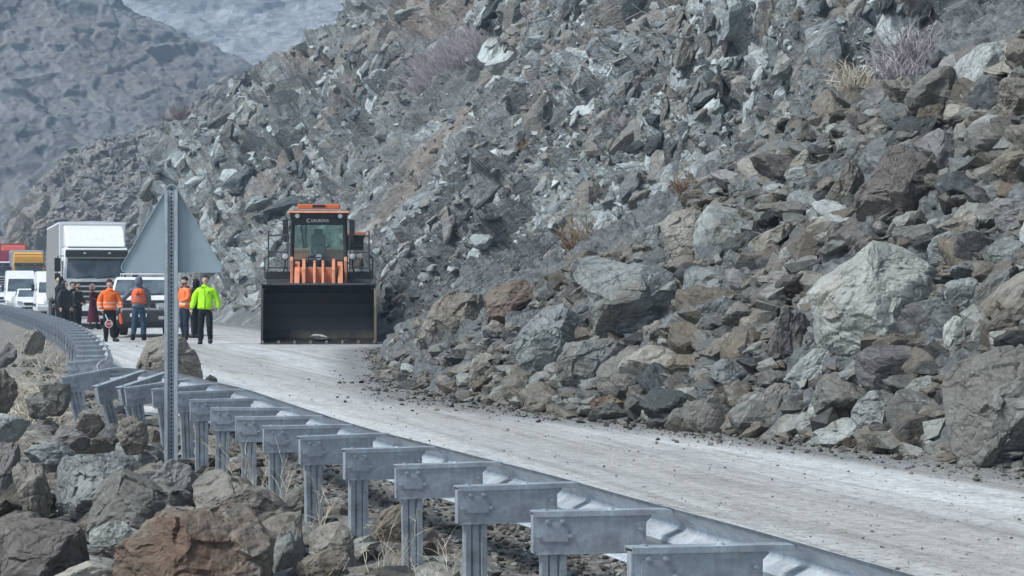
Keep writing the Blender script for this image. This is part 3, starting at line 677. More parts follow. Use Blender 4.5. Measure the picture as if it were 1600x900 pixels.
lefts = [
 ((178, 783, 428, 935), 'rusty', 'big rust-red and brown boulder in front at the bottom of the photo', 401, 11.6, .8, .1),
 ((-30, 800, 137, 950), 'purple', 'dark purple-grey boulder in the bottom left corner of the photo', 412, 11.9, .8, 0),
 ((138, 733, 302, 826), 'grey', 'light-faced grey boulder with a black shaded right side behind the rust-red one', 423, 14.2, .8, .2),
 ((74, 704, 238, 800), 'green', 'greenish grey flat-topped boulder left of the sign post', 434, 15.6, .8, .1),
 ((300, 722, 458, 840), 'brown', 'tan-grey sloping boulder right of the sign post foot', 447, 14.0, .8, -.5),
 ((138, 812, 228, 862), 'pale', 'pale flat stone between the dark corner boulder and the rust-red boulder', 452, 13.0, .8, 0),
 ((50, 878, 172, 930), 'pale', 'pale stone top at the bottom edge of the photo', 461, 11.0, .8, 0),
 ((482, 808, 562, 884), 'brown', 'pointed grey-brown rock between the guardrail posts near the bottom edge', 472, 12.6, .8, .1),
 ((452, 854, 552, 915), 'brown', 'tan plate-like rock at the bottom edge right of the rust-red boulder', 483, 11.8, .8, -.4),
 ((424, 828, 474, 905), 'grey', 'blue-grey rough rock touching the right side of the rust-red boulder', 494, 12.2, .8, 0),
 ((-30, 572, 28, 642), 'brown', 'brown boulder at the left edge of the photo beside the dry grass', 505, 23.0, .8, 0),
 ((204, 524, 322, 600), 'brown', 'lone tan-brown boulder on the road behind the sign post where the guardrail bulges', 516, 33.0, .85, 0),
 ((78, 664, 142, 698), 'purple', 'black wedge-shaped rock with a sharp ridge among the shoulder rocks', 527, 17.4, .8, 0),
 ((-20, 645, 48, 684), 'grey', 'grey rock at the left edge above the small pale pebbles', 531, 18.5, .8, .2),
 ((36, 690, 122, 730), 'grey', 'blue-grey flat slab lying left of the greenish flat-topped boulder', 542, 16.4, .8, .1),
 ((18, 722, 84, 806), 'brown', 'brown rock stacked left of the greenish flat-topped boulder', 553, 14.8, .8, 0),
 ((225, 715, 312, 790), 'purple', 'dark flaky slate rock at the foot of the sign post', 564, 15.3, .8, .5),
 ((432, 758, 502, 812), 'green', 'blue-grey smooth rock behind the tan sloping boulder', 575, 14.8, .8, 0),
 ((582, 788, 642, 850), 'brown', 'brown rock between the two posts nearest the bottom centre', 586, 13.6, .8, 0),
 ((30, 514, 72, 548), 'brown', 'brown rounded rock on the bank beside the far guardrail, behind the dry grass', 655, 46.0, .8, 0),
 ((-8, 535, 26, 568), 'purple', 'dark rock at the left edge of the photo above the brown boulder', 671, 32.0, .8, 0),
 ((318, 585, 340, 602), 'grey', 'small grey stone on the road right of the lone boulder', 597, 33.5, .8, 0),
 ((38, 612, 74, 648), 'grey', 'grey-green angular rock below the dry grass', 606, 20.0, .8, 0),
 ((60, 596, 112, 640), 'grey', 'dark grey slab under the bent guardrail posts', 617, 20.5, .8, .3),
 ((110, 640, 165, 676), 'brown', 'brown flat rock between the bent posts and the black wedge rock', 626, 18.3, .8, 0),
 ((-15, 690, 30, 750), 'purple', 'dark rock at the left edge of the photo above the corner boulder', 637, 15.4, .8, 0),
 ((180, 650, 232, 700), 'brown', 'brown angular rock at the foot of the leaning posts', 646, 17.6, .8, .3),
]
for box, mat, lab, seed, d, dep, tl in lefts:
    boulder(box, mat, lab, seed, d=d, depth=dep, tilt=tl, group=None if 'road' in lab else SHO, level=6 if (box[2]-box[0]) > 100 else 5, embed=.25)

# loose individual rocks: 230 that show largest, each an object sharing a few shapes
protos = [np_mesh('rock', fit(rock_shape(900+i, 4, 7+(i % 4), .8, 90)[0], 1, 1, 1), ico(4)[1]) for i in range(22)]
rng = random.Random(7)
kinds = ['grey', 'grey', 'brown', 'brown', 'brown', 'purple', 'green']
pm = {}
for k in set(kinds):
    for i, me in enumerate(protos):
        c = me.copy(); c.materials.append(M[k]); pm[k, i] = c
def inside_placed(px, py, m=0.15):
    for x0, y0, x1, y1 in PLACED:
        w, h = (x1-x0)*m, (y1-y0)*m
        if x0+w < px < x1-w and y0+h < py < y1-h: return True
    return False
def talus_top(px):
    return np.interp(px, [600, 650, 700, 830, 900, 1060, 1110, 1200, 1300, 1450, 1600, 1700], [565, 490, 462, 455, 420, 345, 290, 215, 160, 115, 60, 30])
def talus_bot(px): return np.interp(px, [600, 700, 850, 980, 1200, 1400, 1600, 1700], [592, 618, 640, 660, 682, 704, 735, 750])
lim_h = 172; cnt = 0; spots = []
while cnt < lim_h:
    px = rng.uniform(600, 1640); py = rng.uniform(talus_top(px), talus_bot(px)-6)
    if inside_placed(px, py, -.03): continue
    if any(abs(px-a) < 22 and abs(py-b) < 17 for a, b in spots): continue
    spots.append((px, py)); d = hit(px, py); size = rng.choice([.28, .36, .45, .56, .7, .85])*(.8 if px < 800 else 1)*1.0
    size *= (.9+.3*rng.random())*(.62+.38*min(1, max(0, (px-640)/330)))*(.7+.3*min(1, max(0, (talus_bot(px)-py)/40))); X = PX(px, d); z = PZ(py, d)
    k = rng.choice(kinds); o = bpy.data.objects.new('rock', pm[k, rng.randrange(22)]); COL.objects.link(o)
    o.location = (X, d, z+size*.02); o.rotation_euler = (rng.uniform(-.6, .6), rng.uniform(-.9, .5), rng.uniform(0, 6.28))
    o.scale = (size*rng.uniform(.9, 1.3), size*rng.uniform(.7, 1.1), size*rng.uniform(.45, .85))
    o.color = (rng.random(), 0, 0, 1)
    tag(o, 'medium-sized angular rock in the rockfall heap, smaller than the boulders around it', 'rock', 'medium rocks in the rockfall heap'); cnt += 1
spots = []; cnt = 0; tries = 0
while cnt < 64 and tries < 20000:
    tries += 1
    d = rng.uniform(10.5, 30)
    lo = -.25*d; hi = rail_line(d)-.25
    X = rng.uniform(lo, hi)
    if X > rail_line(d)-1.2 and rng.random() < .5: continue
    px = 800+X/d*F; py = 450+(HC-.05)/d*F
    if inside_placed(px, py-8, .1) or any(math.hypot(X-a, d-b) < .33 for a, b in spots): continue
    if math.hypot(X-PX(268, 19.2), d-19.2) < .35: continue
    if d > 24 and px < 110: continue
    spots.append((X, d)); size = rng.choice([.22, .3, .4, .5])*(.9+.3*rng.random())*(1 if X < rail_line(d)-.9 else .6)
    k = rng.choice(kinds[:6]); o = bpy.data.objects.new('rock', pm[k, rng.randrange(22)]); COL.objects.link(o)
    o.location = (X, d, float(ground_h(np.array(X), np.array(d)))+size*.16); o.rotation_euler = (rng.uniform(-.5, .5), rng.uniform(-.5, .5), rng.uniform(0, 6.28))
    o.scale = (size*rng.uniform(.9, 1.4), size*rng.uniform(.8, 1.1), size*rng.uniform(.5, .8))
    o.color = (rng.random(), 0, 0, 1)
    tag(o, 'medium-sized angular rock on the shoulder left of the guardrail, among bigger boulders', 'rock', 'medium rocks on the shoulder'); cnt += 1

def hull_rock(seed):
    rg = np.random.default_rng(seed); n = rg.integers(9, 17)
    p = rg.normal(size=(n, 3)); p /= np.linalg.norm(p, axis=1, keepdims=True); p *= rg.uniform(.75, 1, (n, 1))
    bm = bmesh.new()
    for q in p: bm.verts.new(q)
    bmesh.ops.convex_hull(bm, input=bm.verts); bmesh.ops.delete(bm, geom=[v for v in bm.verts if not v.link_faces], context='VERTS')
    bmesh.ops.triangulate(bm, faces=bm.faces); bm.verts.index_update()
    V = np.array([v.co[:] for v in bm.verts]); Fc = np.array([[v.index for v in f.verts] for f in bm.faces]); bm.free()
    return fit(V, 1, 1, 1), Fc
def merge_rocks(name, pos, size, mat, level, seed, flat=.6, nproto=14, label=None, cat=None, strata=None):
    rg = np.random.default_rng(seed); n = len(pos); nproto = 40 if level < 3 else 16
    pr = [hull_rock(seed*131+i) if (level < 3 or (strata is None and i % 2)) else (fit(rock_shape(seed*31+i, 3, 9, 1.0, 60)[0], 1, 1, 1), ico(3)[1]) for i in range(nproto)]
    which = rg.integers(0, nproto, n); VV = []; FFs = []; base = 0
    for k in range(nproto):
        m = np.where(which == k)[0]
        if not len(m): continue
        V0, Fc = pr[k]; nv = len(V0); q = len(m)
        sc = np.stack([rg.uniform(.8, 1.5, q), rg.uniform(.7, 1.1, q), flat*rg.uniform(.5, 1.3, q)], -1)*size[m][:, None]
        if strata is not None: sc *= np.array([1.25, .9, 1.1])
        Q = V0[None]*sc[:, None, :]
        az = rg.uniform(0, 2*math.pi, q)[:, None]; tx = rg.uniform(-.7, .7, q)[:, None]
        c, s_ = np.cos(tx), np.sin(tx)
        y = Q[..., 1]*c-Q[..., 2]*s_; z = Q[..., 1]*s_+Q[..., 2]*c; x = Q[..., 0]
        if strata is not None:
            az = az*.16-.5; an = strata[m][:, None]+rg.normal(0, .38, (q, 1)); ca, sa = np.cos(an), np.sin(an)
            x, z = x*ca-z*sa, x*sa+z*ca
        c, s_ = np.cos(az), np.sin(az)
        VV.append((np.stack([x*c-y*s_, x*s_+y*c, z], -1)+pos[m][:, None, :]).reshape(-1, 3))
        FFs.append((Fc[None]+(base+np.arange(q)*nv)[:, None, None]).reshape(-1, 3)); base += q*nv
    me = np_mesh(name, np.concatenate(VV), np.concatenate(FFs), smooth=False)
    o = link(name, me, mat); return tag(o, label, cat, kind='stuff')
nr = np.random.default_rng(3)
# rubble filling the heap: positions sampled evenly as seen on the surface
def heap_positions(n):
    px = nr.uniform(590, 1750, n*3); py = talus_top(px)+nr.uniform(0, 1, n*3)**.9*(talus_bot(px)+6-talus_top(px))
    kp = np.array([not inside_placed(a, b, .12) for a, b in zip(px, py)]); px, py = px[kp][:n], py[kp][:n]
    d = np.array([hit(a, b, 15, 64) for a, b in zip(px, py)])
    return np.stack([PX(px, d), d, PZ(py, d)], -1)
hp = heap_positions(3800); hs = nr.choice([.11, .16, .23, .32, .44], len(hp), p=[.3, .28, .2, .14, .08])*nr.uniform(.8, 1.2, len(hp))*(.6+.4*np.clip((800+hp[:, 0]/hp[:, 1]*F-640)/300, 0, 1))
hp[:, 2] += hs*.12
merge_rocks('rubble', hp, hs, M['rubble'], 3, 5, label='broken angular rubble filling the rockfall heap between the boulders', cat='rubble')
# small debris along the toe and on the road
n = 6500; y = nr.uniform(14, 58, n); off = np.abs(nr.normal(0, .5, n)); X = talus_toe(y)-off*1.3*np.where(y > 38, .45, 1)+.2
sz = nr.choice([.02, .035, .06, .11], n, p=[.42, .33, .18, .07])*np.exp(-off*.5)
P = np.stack([X, y, road_z(y)+sz*.25], -1)
n2 = 1500; y2 = 9/(nr.uniform(.12, 1, n2)); X2 = rail_straight(y2)+.2+nr.uniform(0, 1, n2)**.8*(talus_toe(np.minimum(y2, 55))-rail_straight(y2)-.2)
s2 = nr.choice([.010, .016, .026, .05], n2, p=[.55, .32, .115, .015]); P2 = np.stack([X2, y2, road_z(y2)+.006+s2*.2], -1)
merge_rocks('road_debris', np.concatenate([P, P2]), np.concatenate([sz, s2]), M['rubble'], 2, 9, label='small stones and chips scattered along the road edge and over the road', cat='stones')
# stones on the shoulder
n = 13000; y = 7.5/nr.uniform(.16, 1, n); X = rail_line(y)+.45+1.2*(1-sstep(14, 24, y))-nr.uniform(0, 1, n)**1.15*(2.2+.22*y)
sz = nr.choice([.03, .05, .09, .17, .30], n, p=[.34, .28, .19, .13, .06]); sz = np.where(X > rail_line(y)-.15, np.minimum(sz, .05), sz)
P = np.stack([X, y, ground_h(X, y)+sz*.15], -1)
merge_rocks('shoulder_stones', P, sz, M['rubble'], 2, 15, label='loose stones and gravel covering the shoulder under the guardrail', cat='stones')
# rocks standing out of the hillside
sel = np.where((hillT < .5) & (hillU > .8) & (hillV > .5) & (hillY > 17) & (hillY < 150))[0]
bn = vnoise(shear(hillP[sel], (1, .5, .32)), 2.4, 91); w = .4+sstep(.38, .62, bn); w = w/w.sum()
oc = np.where((hillT < .5) & (hillU > .6) & (hillV > .5) & (hillY > 17) & (hillY < 150) & (hillO > .35))[0]
wz = sstep(.40, .60, vnoise(shear(hillP[oc], (1, .55, .3)), 4.5, 93))+.25+1.3*hillC[oc]; wz = wz/wz.sum(); io = nr.choice(oc, 7000, replace=False, p=wz)
pxo = 800+hillP[io][:, 0]/hillP[io][:, 1]*F; so = nr.choice([.3, .5, .8, 1.25, 1.9], len(io), p=[.24, .3, .26, .15, .05])*np.clip(hillP[io][:, 1]/60, .5, 1.4)
merge_rocks('rock_outcrops', hillP[io]-hillN[io]*(so*.42)[:, None], so, M['hillrubble'], 3, 33, flat=.62, label='fractured grey rock ribs standing out of the hillside above the road', cat='outcrops', strata=R(48)+R(28)*sstep(850, 1150, pxo))
idx = nr.choice(sel, 13000, replace=False, p=w)
hy = hillY[idx]; sz = nr.choice([.07, .12, .19, .30, .5], len(idx), p=[.36, .3, .22, .10, .02])*np.clip(hy/55, .45, 1.9)
merge_rocks('scree', hillP[idx]-hillN[idx]*(sz*.12)[:, None], sz, M['hillrubble'], 2, 21, flat=.75, label='broken grey rocks standing out of the hillside above the road', cat='scree')
for nm_, cnt_, szs, mt_, fl_ in (('rocky_spur', 5200, [.25, .4, .65, 1.1], M['mountrubble'], .7), ('mountain', 2500, [.2, .35, .6, 1.0], M['mountrubble'], .7)):
    P_, N_, V_ = RIDGE[nm_]; px_ = 800+P_[:, 0]/P_[:, 1]*F; sel = np.where((V_ < 1.0) & (px_ > -60) & (px_ < 700))[0]
    wb_ = .05+sstep(.42, .62, vnoise(shear(P_[sel], (1, .55, .3)), 9 if nm_ == 'rocky_spur' else 18, 97)); idx = nr.choice(sel, cnt_, replace=False, p=wb_/wb_.sum()); sz = nr.choice(szs, cnt_, p=[.4, .33, .2, .07])
    merge_rocks(nm_+'_rocks', P_[idx]-N_[idx]*(sz*.15)[:, None], sz, mt_, 2, 70+len(nm_), flat=fl_, label='broken rocks covering the '+nm_.replace('_', ' '), cat='rocks')
# ------------------------------------------------------------------ more materials
M['white'] = worn('white_paint', (.80, .815, .82), .3, 0, .06, 2.5, (.30, .28, .25), .35)
M['offwhite'] = worn('offwhite_paint', (.60, .62, .62), .35, 0, .1, 2.5, (.25, .23, .2), .4)
M['curtain'] = worn('grey_tarpaulin', (.27, .265, .255), .6, 0, .12, 1.6, (.16, .14, .12), .35)
M['curtain_blue'] = worn('bluegrey_tarpaulin', (.16, .19, .23), .6, 0, .12, 1.6, (.16, .14, .12), .3)
M['red'] = worn('red_paint', (.52, .09, .06), .45, 0, .12, 1.6, (.2, .14, .12), .25)
M['crimson'] = worn('crimson_tarpaulin', (.34, .035, .07), .55, 0, .12, 1.6, (.2, .12, .12), .25)
M['yellow'] = worn('yellow_paint', (.72, .36, .05), .4, 0, .1, 1.6, (.3, .2, .12), .2)
M['black'] = worn('black_plastic', (.022, .022, .024), .55, 0, .2, 6, (.12, .11, .10), .3)
M['rubber'] = worn('tyre_rubber', (.025, .025, .025), .8, 0, .2, 6, (.15, .13, .11), .5)
M['orange'] = worn('orange_paint', (.66, .25, .13), .5, 0, .25, 5, (.20, .15, .11), .6, .1)
M['darkmetal'] = worn('dark_painted_steel', (.05, .052, .055), .5, .2, .2, 5, (.14, .12, .1), .4)
M['chrome'] = worn('bare_metal', (.45, .46, .47), .3, .9, .15, 8, (.2, .18, .16), .2)
M['plate'] = worn('plate_white', (.7, .7, .7), .5, 0, .05, 8)
def glass_mat(name, col, rough=.08):
    t = NT(name); c = t.coord(); n = t.noise(c, 1.7, 4, .6, .5)
    cc = t.mix(t.ramp(n, [(.4, 0), (.62, 1)]), col, tuple(x*2.2+.01 for x in col))
    return t.fin(cc, rough, 0, None, .9)
M['glass'] = glass_mat('windscreen_glass', (.05, .065, .075))
M['glass_dark'] = glass_mat('dark_glass', (.02, .025, .028))
def emis(name, col, st):
    t = NT(name); return t.fin(col, .3, 0, None, .5, **{'Emission Color': (*col, 1), 'Emission Strength': st})
M['lamp_on'] = emis('lit_headlamp', (1, .93, .8), 1.6)
M['lamp'] = worn('headlamp_lens', (.55, .57, .58), .12, .3, .1, 8, (.3, .3, .3), .2)
M['amber'] = worn('amber_lens', (.65, .16, .05), .3, 0, .1, 8, (.3, .2, .1), .2)

def see_through(name, col, alpha_mix=.35):
    t = NT(name); g = t.node('ShaderNodeBsdfTransparent'); g.inputs[0].default_value = (*col, 1)
    mx = t.node('ShaderNodeMixShader'); mx.inputs[0].default_value = alpha_mix
    t.fin(tuple(c*.25 for c in col), .06, 0, None, .8)
    out = t.n['Material Output']; t.l.new(g.outputs[0], mx.inputs[1]); t.l.new(t.b.outputs[0], mx.inputs[2]); t.l.new(mx.outputs[0], out.inputs[0])
    return t.m
M['cab_glass'] = see_through('tinted_cab_glass', (.72, .92, .88), .30)

# ------------------------------------------------------------------ guardrails
WPROF = [(.0, .31), (.014, .305), (.02, .285), (.075, .245), (.083, .225), (.075, .205), (.012, .175), (.004, .155), (.012, .135), (.075, .105), (.083, .085), (.075, .065), (.02, .025), (.014, .005), (0, 0)]
def resample(pts, step):
    pts = [Vector(p) for p in pts]
    L = [0]
    for a, b in zip(pts, pts[1:]): L.append(L[-1]+(b-a).length)
    n = max(2, int(L[-1]/step)+1); out = []
    for t in np.linspace(0, L[-1], n):
        i = min(len(pts)-2, max(0, int(np.searchsorted(L, t))-1)); f = (t-L[i])/(L[i+1]-L[i]+1e-9); out.append(pts[i].lerp(pts[i+1], f))
    return out
def smooth_path(pts, it=2):
    pts = [Vector(p) for p in pts]
    for _ in range(it):
        o = [pts[0]]
        for a, b in zip(pts, pts[1:]): o += [a.lerp(b, .25), a.lerp(b, .75)]
        o.append(pts[-1]); pts = o
    return pts
def rail_beam(path, twist=lambda i, n: 0):
    mb = MB(); n = len(path); k = len(WPROF); th = .004
    vs_ = []
    for i, p in enumerate(path):
        t = path[min(i+1, n-1)]-path[max(i-1, 0)]; t.z = 0; t.normalize(); nrm = Vector((t.y, -t.x, 0))     # towards the road
        a = twist(i, n)
        for (o_, z) in WPROF: vs_.append(p+nrm*(o_*math.cos(a)-(z-.31)*math.sin(a))+Vector((0, 0, (z-.31)*math.cos(a)+o_*math.sin(a))))
        for (o_, z) in WPROF[::-1]: vs_.append(p+nrm*(o_*math.cos(a)-(z-.31)*math.sin(a)+th)+Vector((0, 0, (z-.31)*math.cos(a)+o_*math.sin(a))))
    m = 2*k; fs = [(i*m+j, i*m+(j+1) % m, (i+1)*m+(j+1) % m, (i+1)*m+j) for i in range(n-1) for j in range(m)]
    fs += [tuple(range(m)), tuple(range((n-1)*m, n*m))[::-1]]
    return mb.add(vs_, fs)
# a post: rolled channel with a groove; blockout: C-shaped spacer with flanged top plate, gussets and bolts
def post_mesh():
    mb = MB()
    prof = [(-.055, -.03), (-.028, -.03), (-.022, -.018), (-.014, -.026), (.014, -.026), (.022, -.018), (.028, -.03), (.055, -.03), (.055, .03), (.048, .034), (.045, -.018), (-.045, -.018), (-.048, .034), (-.055, .03)]
    mb.prism(prof, -.95, -.06, 'z')
    mb.box((-.062, -.005, -.11), (.012, .05, .14)); mb.box((.062, -.005, -.11), (.012, .05, .14))
    return mb.mesh('post')
def blockout_mesh():
    mb = MB()
    mb.box((.185, 0, -.003), (.53, .085, .007)); mb.box((.185, -.043, -.012), (.53, .005, .024)); mb.box((.185, .043, -.012), (.53, .005, .024))
    mb.prism([(-.075, -.012), (.36, -.012), (.37, -.03), (.345, -.06), (.345, -.185), (-.06, -.185), (-.078, -.17)], -.036, -.031, 'y')
    mb.box((.14, -.012, -.187), (.42, .055, .006)); mb.box((.345, -.012, -.10), (.006, .05, .17))
    mb.box((-.078, -.012, -.10), (.006, .05, .165))
    mb.box((.0, -.04, -.09), (.1, .006, .085))
    for x, z in ((-.028, -.045), (.028, -.045), (-.06, -.11), (.06, -.11), (.325, -.085)): mb.lathe([(.011, 0), (.011, -.007), (.006, -.007), (.006, -.012)], (x, -.042, z), 'y', 8)
    for x in (-.03, .22): mb.lathe([(.012, 0), (.012, .008)], (x, 0, .0), 'z', 8)
    return mb.mesh('blockout')
pm_, bm_ = post_mesh(), blockout_mesh()
def rail_posts(root, path, step, first=0, lean=None, ztop=0.0):
    pts = resample(path, step)
    for i, p in enumerate(pts[:-1] if len(pts) > 2 else pts):
        if i < first: continue
        t = pts[min(i+1, len(pts)-1)]-pts[max(i-1, 0)]; t.z = 0; t.normalize()
        nrm = Vector((t.y, -t.x, 0)); a = math.atan2(nrm.y, nrm.x)
        base = p-nrm*.375+Vector((0, 0, -.008+ztop))
        ry, rx, dz = lean(i, p) if lean else (0, 0, 0)
        jr = random.Random(i*7+len(pts)); ry += jr.uniform(-.02, .02)
        po = link('post', pm_, None, root, base+Vector((0, 0, dz)), (rx, ry, a+jr.uniform(-.03, .03)))
        b = link('blockout', bm_, None, po, (0, 0, 0))
pm_.materials.append(M['galv']); bm_.materials.append(M['galv'])
ZT = .63
near_pts = [(float(rail_line(y)), y, ZT) for y in (-4, 1.5, 5, 7.37, 8.64, 9.99, 11.36, 12.5, 13.7, 15.08, 16.9, 18.6, 21.1, 22.6, 24.9, 26.2)]+[(-4.8, 26.9, ZT-.01), (-5.15, 27.1, ZT-.05)]
near_path = resample(smooth_path(near_pts, 1), .12)
g1 = empty('guardrail', (0, 0, 0), 0, 'near galvanised guardrail seen from behind, its far end bent outwards behind the sign post', 'guardrail')
rail_beam(near_path, lambda i, n: .35*max(0, (i/n-.9)/.1)).build('rail', M['galv_rail'], g1, smooth=True)
# posts: position of the free end of each spacer block, extra turn, lean
ends = [(2.1, 3.0, 0, 0), (1.42, 5.4, 0, 0), (.9, 6.95, 0, 0)]
for px, py in ((990, 852), (836, 796), (717, 757), (620, 724), (540, 700), (470, 680), (415, 664), (372, 650), (333, 636), (300, 623)):
    dd = F*(HC-ZT)/(py-450); ends.append((PX(px, dd), dd, 0, 0))
for px, py, tw, ln in ((276, 614, 0, -.04), (240, 608, .05, -.1), (197, 605, .05, -.17), (186, 603, .55, -.28), (150, 601, .6, -.30), (98, 588, .05, -.2)):
    dd = F*(HC-ZT)/(py-450)+.3; ends.append((PX(px, dd), dd, tw, ln))
npth = np.array([(p.x, p.y) for p in near_path])
for k, (ex, ey, tw, ln) in enumerate(ends):
    jr = random.Random(k*7+1); e = Vector((ex, ey, 0)); dist = np.hypot(npth[:, 0]-ex, npth[:, 1]-ey); q = int(np.argmin(dist)); tgt = Vector((*npth[q], 0)); nrm = (tgt-e).normalized()
    L = min(max(float(dist[q]), .42), .62); a = math.atan2(nrm.y, nrm.x)+tw
    nrm = Vector((math.cos(a), math.sin(a), 0))
    po = link('post', pm_, None, g1, e+nrm*.08+Vector((0, 0, ZT-.006)), (0, ln+jr.uniform(-.015, .015), a+jr.uniform(-.02, .02)))
    link('blockout', bm_, None, po, (0, 0, 0), (0, -ln*.25, 0), (L/.50, 1, 1))
far_pts = [(-5.0, 26.9, ZT-.12), (-5.25, 27.6, ZT-.05), (-5.42, 28.6, ZT), (-5.6, 30.2, ZT), (-6.1, 33, ZT), (-7.3, 39, ZT+.03), (-9.5, 48.8, ZT+.06), (-11.4, 57, ZT+.08), (-18, 83, ZT+.1), (-27.6, 118, ZT+.1), (-38, 158, ZT+.1)]
far_path = smooth_path(far_pts, 2)
g2 = empty('guardrail', (0, 0, 0), 0, 'far guardrail running to the left edge of the photo with densely set spacer blocks', 'guardrail')
rail_beam(resample(far_path, .35), lambda i, n: 0).build('rail', M['galv_rail'], g2, smooth=True)
rail_posts(g2, far_path, 2.5, 0, lambda i, p: (-.25*float(1-sstep(27, 31, p.y)), 0, 0))

# ------------------------------------------------------------------ warning sign seen from behind
sd = 19.2; sgn = empty('road_sign', (PX(268, sd), sd, PZ(722, sd)), R(4), 'grey back of a triangular road sign on a perforated steel post', 'road sign')
ppm = F/sd; Hs = (722-284)/ppm
mb = MB(); w2 = .058; dep = .06
zt, zb = Hs-.075, -.35
for sx in (-1, 1):
    mb.prism([(sx*w2, -dep), (sx*(w2-.028), -dep), (sx*(w2-.03), -dep+.004), (sx*(w2-.006), -dep+.004), (sx*(w2-.006), -.022), (sx*(w2-.03), -.016), (sx*.008, -.016), (sx*.008, -.010), (sx*w2, -.012)], zb, zt, 'z')
z = zb
while z < zt: mb.box((0, -.013, z), (.016, .006, .019)); z += .034
mb.build('sign_post', M['post_steel'], sgn)
MB().box((0, -.003, (zb+zt)/2), (.09, .004, zt-zb-.02)).build('hole_shade', M['black'], sgn)  # black sheet stands in for the shaded inside of the post
# triangle with rounded corners and a folded rim
def rtri(hw, zb_, zt_, r, seg=6):
    A, B, C_ = Vector((-hw, zb_)), Vector((hw, zb_)), Vector((0, zt_)); out = []
    for P0, P1, P2 in ((C_, A, B), (A, B, C_), (B, C_, A)):
        d1 = (P0-P1).normalized(); d2 = (P2-P1).normalized(); ang = d1.angle(d2); L = r/math.tan(ang/2); cen = P1+(d1+d2).normalized()*(r/math.sin(ang/2))
        a0 = P1+d1*L-cen; a1 = P1+d2*L-cen; t0 = math.atan2(a0.y, a0.x); t1 = math.atan2(a1.y, a1.x)
        while t1 < t0: t1 += 2*math.pi
        for k in range(seg+1): t = t0+(t1-t0)*k/seg; out.append((cen.x+r*math.cos(t), cen.y+r*math.sin(t)))
    return out
hw = 84/ppm; zb_ = (722-426)/ppm; zt_ = (722-279)/ppm
tri = rtri(hw, zb_, zt_, .045)
MB().prism(tri, .004, .010, 'y').build('sign_plate', M['sign_back'], sgn)
inn = rtri(hw-.012, zb_+.008, zt_-.02, .04); n_ = len(tri)
rb = MB(); rb.add([(p[0], -.012, p[1]) for p in tri]+[(p[0], -.012, p[1]) for p in inn]+[(p[0], .004, p[1]) for p in tri], [(i, (i+1) % n_, n_+(i+1) % n_, n_+i) for i in range(n_)]+[(i, (i+1) % n_, 2*n_+(i+1) % n_, 2*n_+i) for i in range(n_)])
rb.build('folded_rim', M['sign_back'], sgn)
cb = MB()
for zz in (zb_+.12, zt_-.19):
    cb.box((0, -.035, zz), (.15, .004, .03)); cb.box((-.073, -.016, zz), (.004, .038, .03)); cb.box((.073, -.016, zz), (.004, .038, .03))
    for x in (-.066, .066): cb.lathe([(.008, 0), (.008, -.012)], (x, -.037, zz), 'y', 6)
#cb.build('clamp', M['post_steel'], sgn)
cb2 = MB(); cb2.lathe([(.011, 0), (.011, -.01), (.006, -.01), (.006, -.02)], (0, -.018, zt_-.09), 'y', 8); cb2.lathe([(.011, 0), (.011, -.01)], (0, -.018, zb_+.15), 'y', 8)
cb2.build('bolt', M['darkmetal'], sgn)

# ------------------------------------------------------------------ writing
def text_mesh(name, body, size, mat, parent, loc, rot, depth=.002, sx=1):
    cu = bpy.data.curves.new(name, 'FONT'); cu.body = body; cu.size = size; cu.extrude = depth; cu.align_x = 'CENTER'; cu.align_y = 'CENTER'; cu.offset = size*.012
    tmp = bpy.data.objects.new(name+'_tmp', cu); COL.objects.link(tmp); bpy.context.view_layer.update()
    me = bpy.data.meshes.new_from_object(tmp.evaluated_get(bpy.context.evaluated_depsgraph_get())); bpy.data.objects.remove(tmp); bpy.data.curves.remove(cu)
    me.materials.clear(); o = link(name, me, mat, parent, loc, rot, (sx, 1, 1)); return o

# ------------------------------------------------------------------ vehicles: local x right, y away from the camera, origin on the ground under the front bumper
def wheel(parent, x, y, r, w, rimmat, name='wheel'):
    s_ = 1 if x > 0 else -1; mb = MB()
    mb.lathe([(r*.55, -w/2), (r*.9, -w/2), (r*.985, -w*.40), (r, -w*.3), (r, w*.3), (r*.985, w*.40), (r*.9, w/2), (r*.55, w/2)], (0, 0, 0), 'x', 32)
    # tread lugs
    for k in range(28):
        a = 2*math.pi*k/28; mb.box((0, math.cos(a)*r*.995, math.sin(a)*r*.995), (w*.86, r*.06, r*.09), (a, 0, 0))
    o = mb.build(name, M['rubber'], parent); o.location = (x, y, r)
    rb = MB().lathe([(.02, s_*w*.30), (r*.25, s_*w*.34), (r*.3, s_*w*.2), (r*.48, s_*w*.25), (r*.57, s_*w*.5), (r*.60, s_*w*.51)], (0, 0, 0), 'x', 24); rb.build('rim', rimmat, o)
    return o
def poly_slab(mb, pts, off, th=.006):
    """flat panel through 4 points, pushed out along its normal"""
    p = [Vector(q) for q in pts]; n = (p[1]-p[0]).cross(p[2]-p[0]).normalized()
    a = [q+n*off for q in p]; b = [q+n*(off-th) for q in p]; k = len(p)
    mb.add(a+b, [tuple(range(k)), tuple(range(k, 2*k))[::-1]]+[(i, (i+1) % k, k+(i+1) % k, k+i) for i in range(k)])
def body_mesh(prof, w, tumble, zw, bevel_w=0):
    """side outline (y,z) extruded across the vehicle, narrowing above zw"""
    def hwz(z): return w/2*(1-tumble*max(0, z-zw)) if z > zw else w/2
    mb = MB(); n = len(prof)
    L = [(-hwz(z), y, z) for y, z in prof]; R_ = [(hwz(z), y, z) for y, z in prof]
    mb.add(L+R_, [tuple(range(n)), tuple(range(n, 2*n))[::-1]]+[(i, n+i, n+(i+1) % n, (i+1) % n) for i in range(n)])
    return mb, hwz
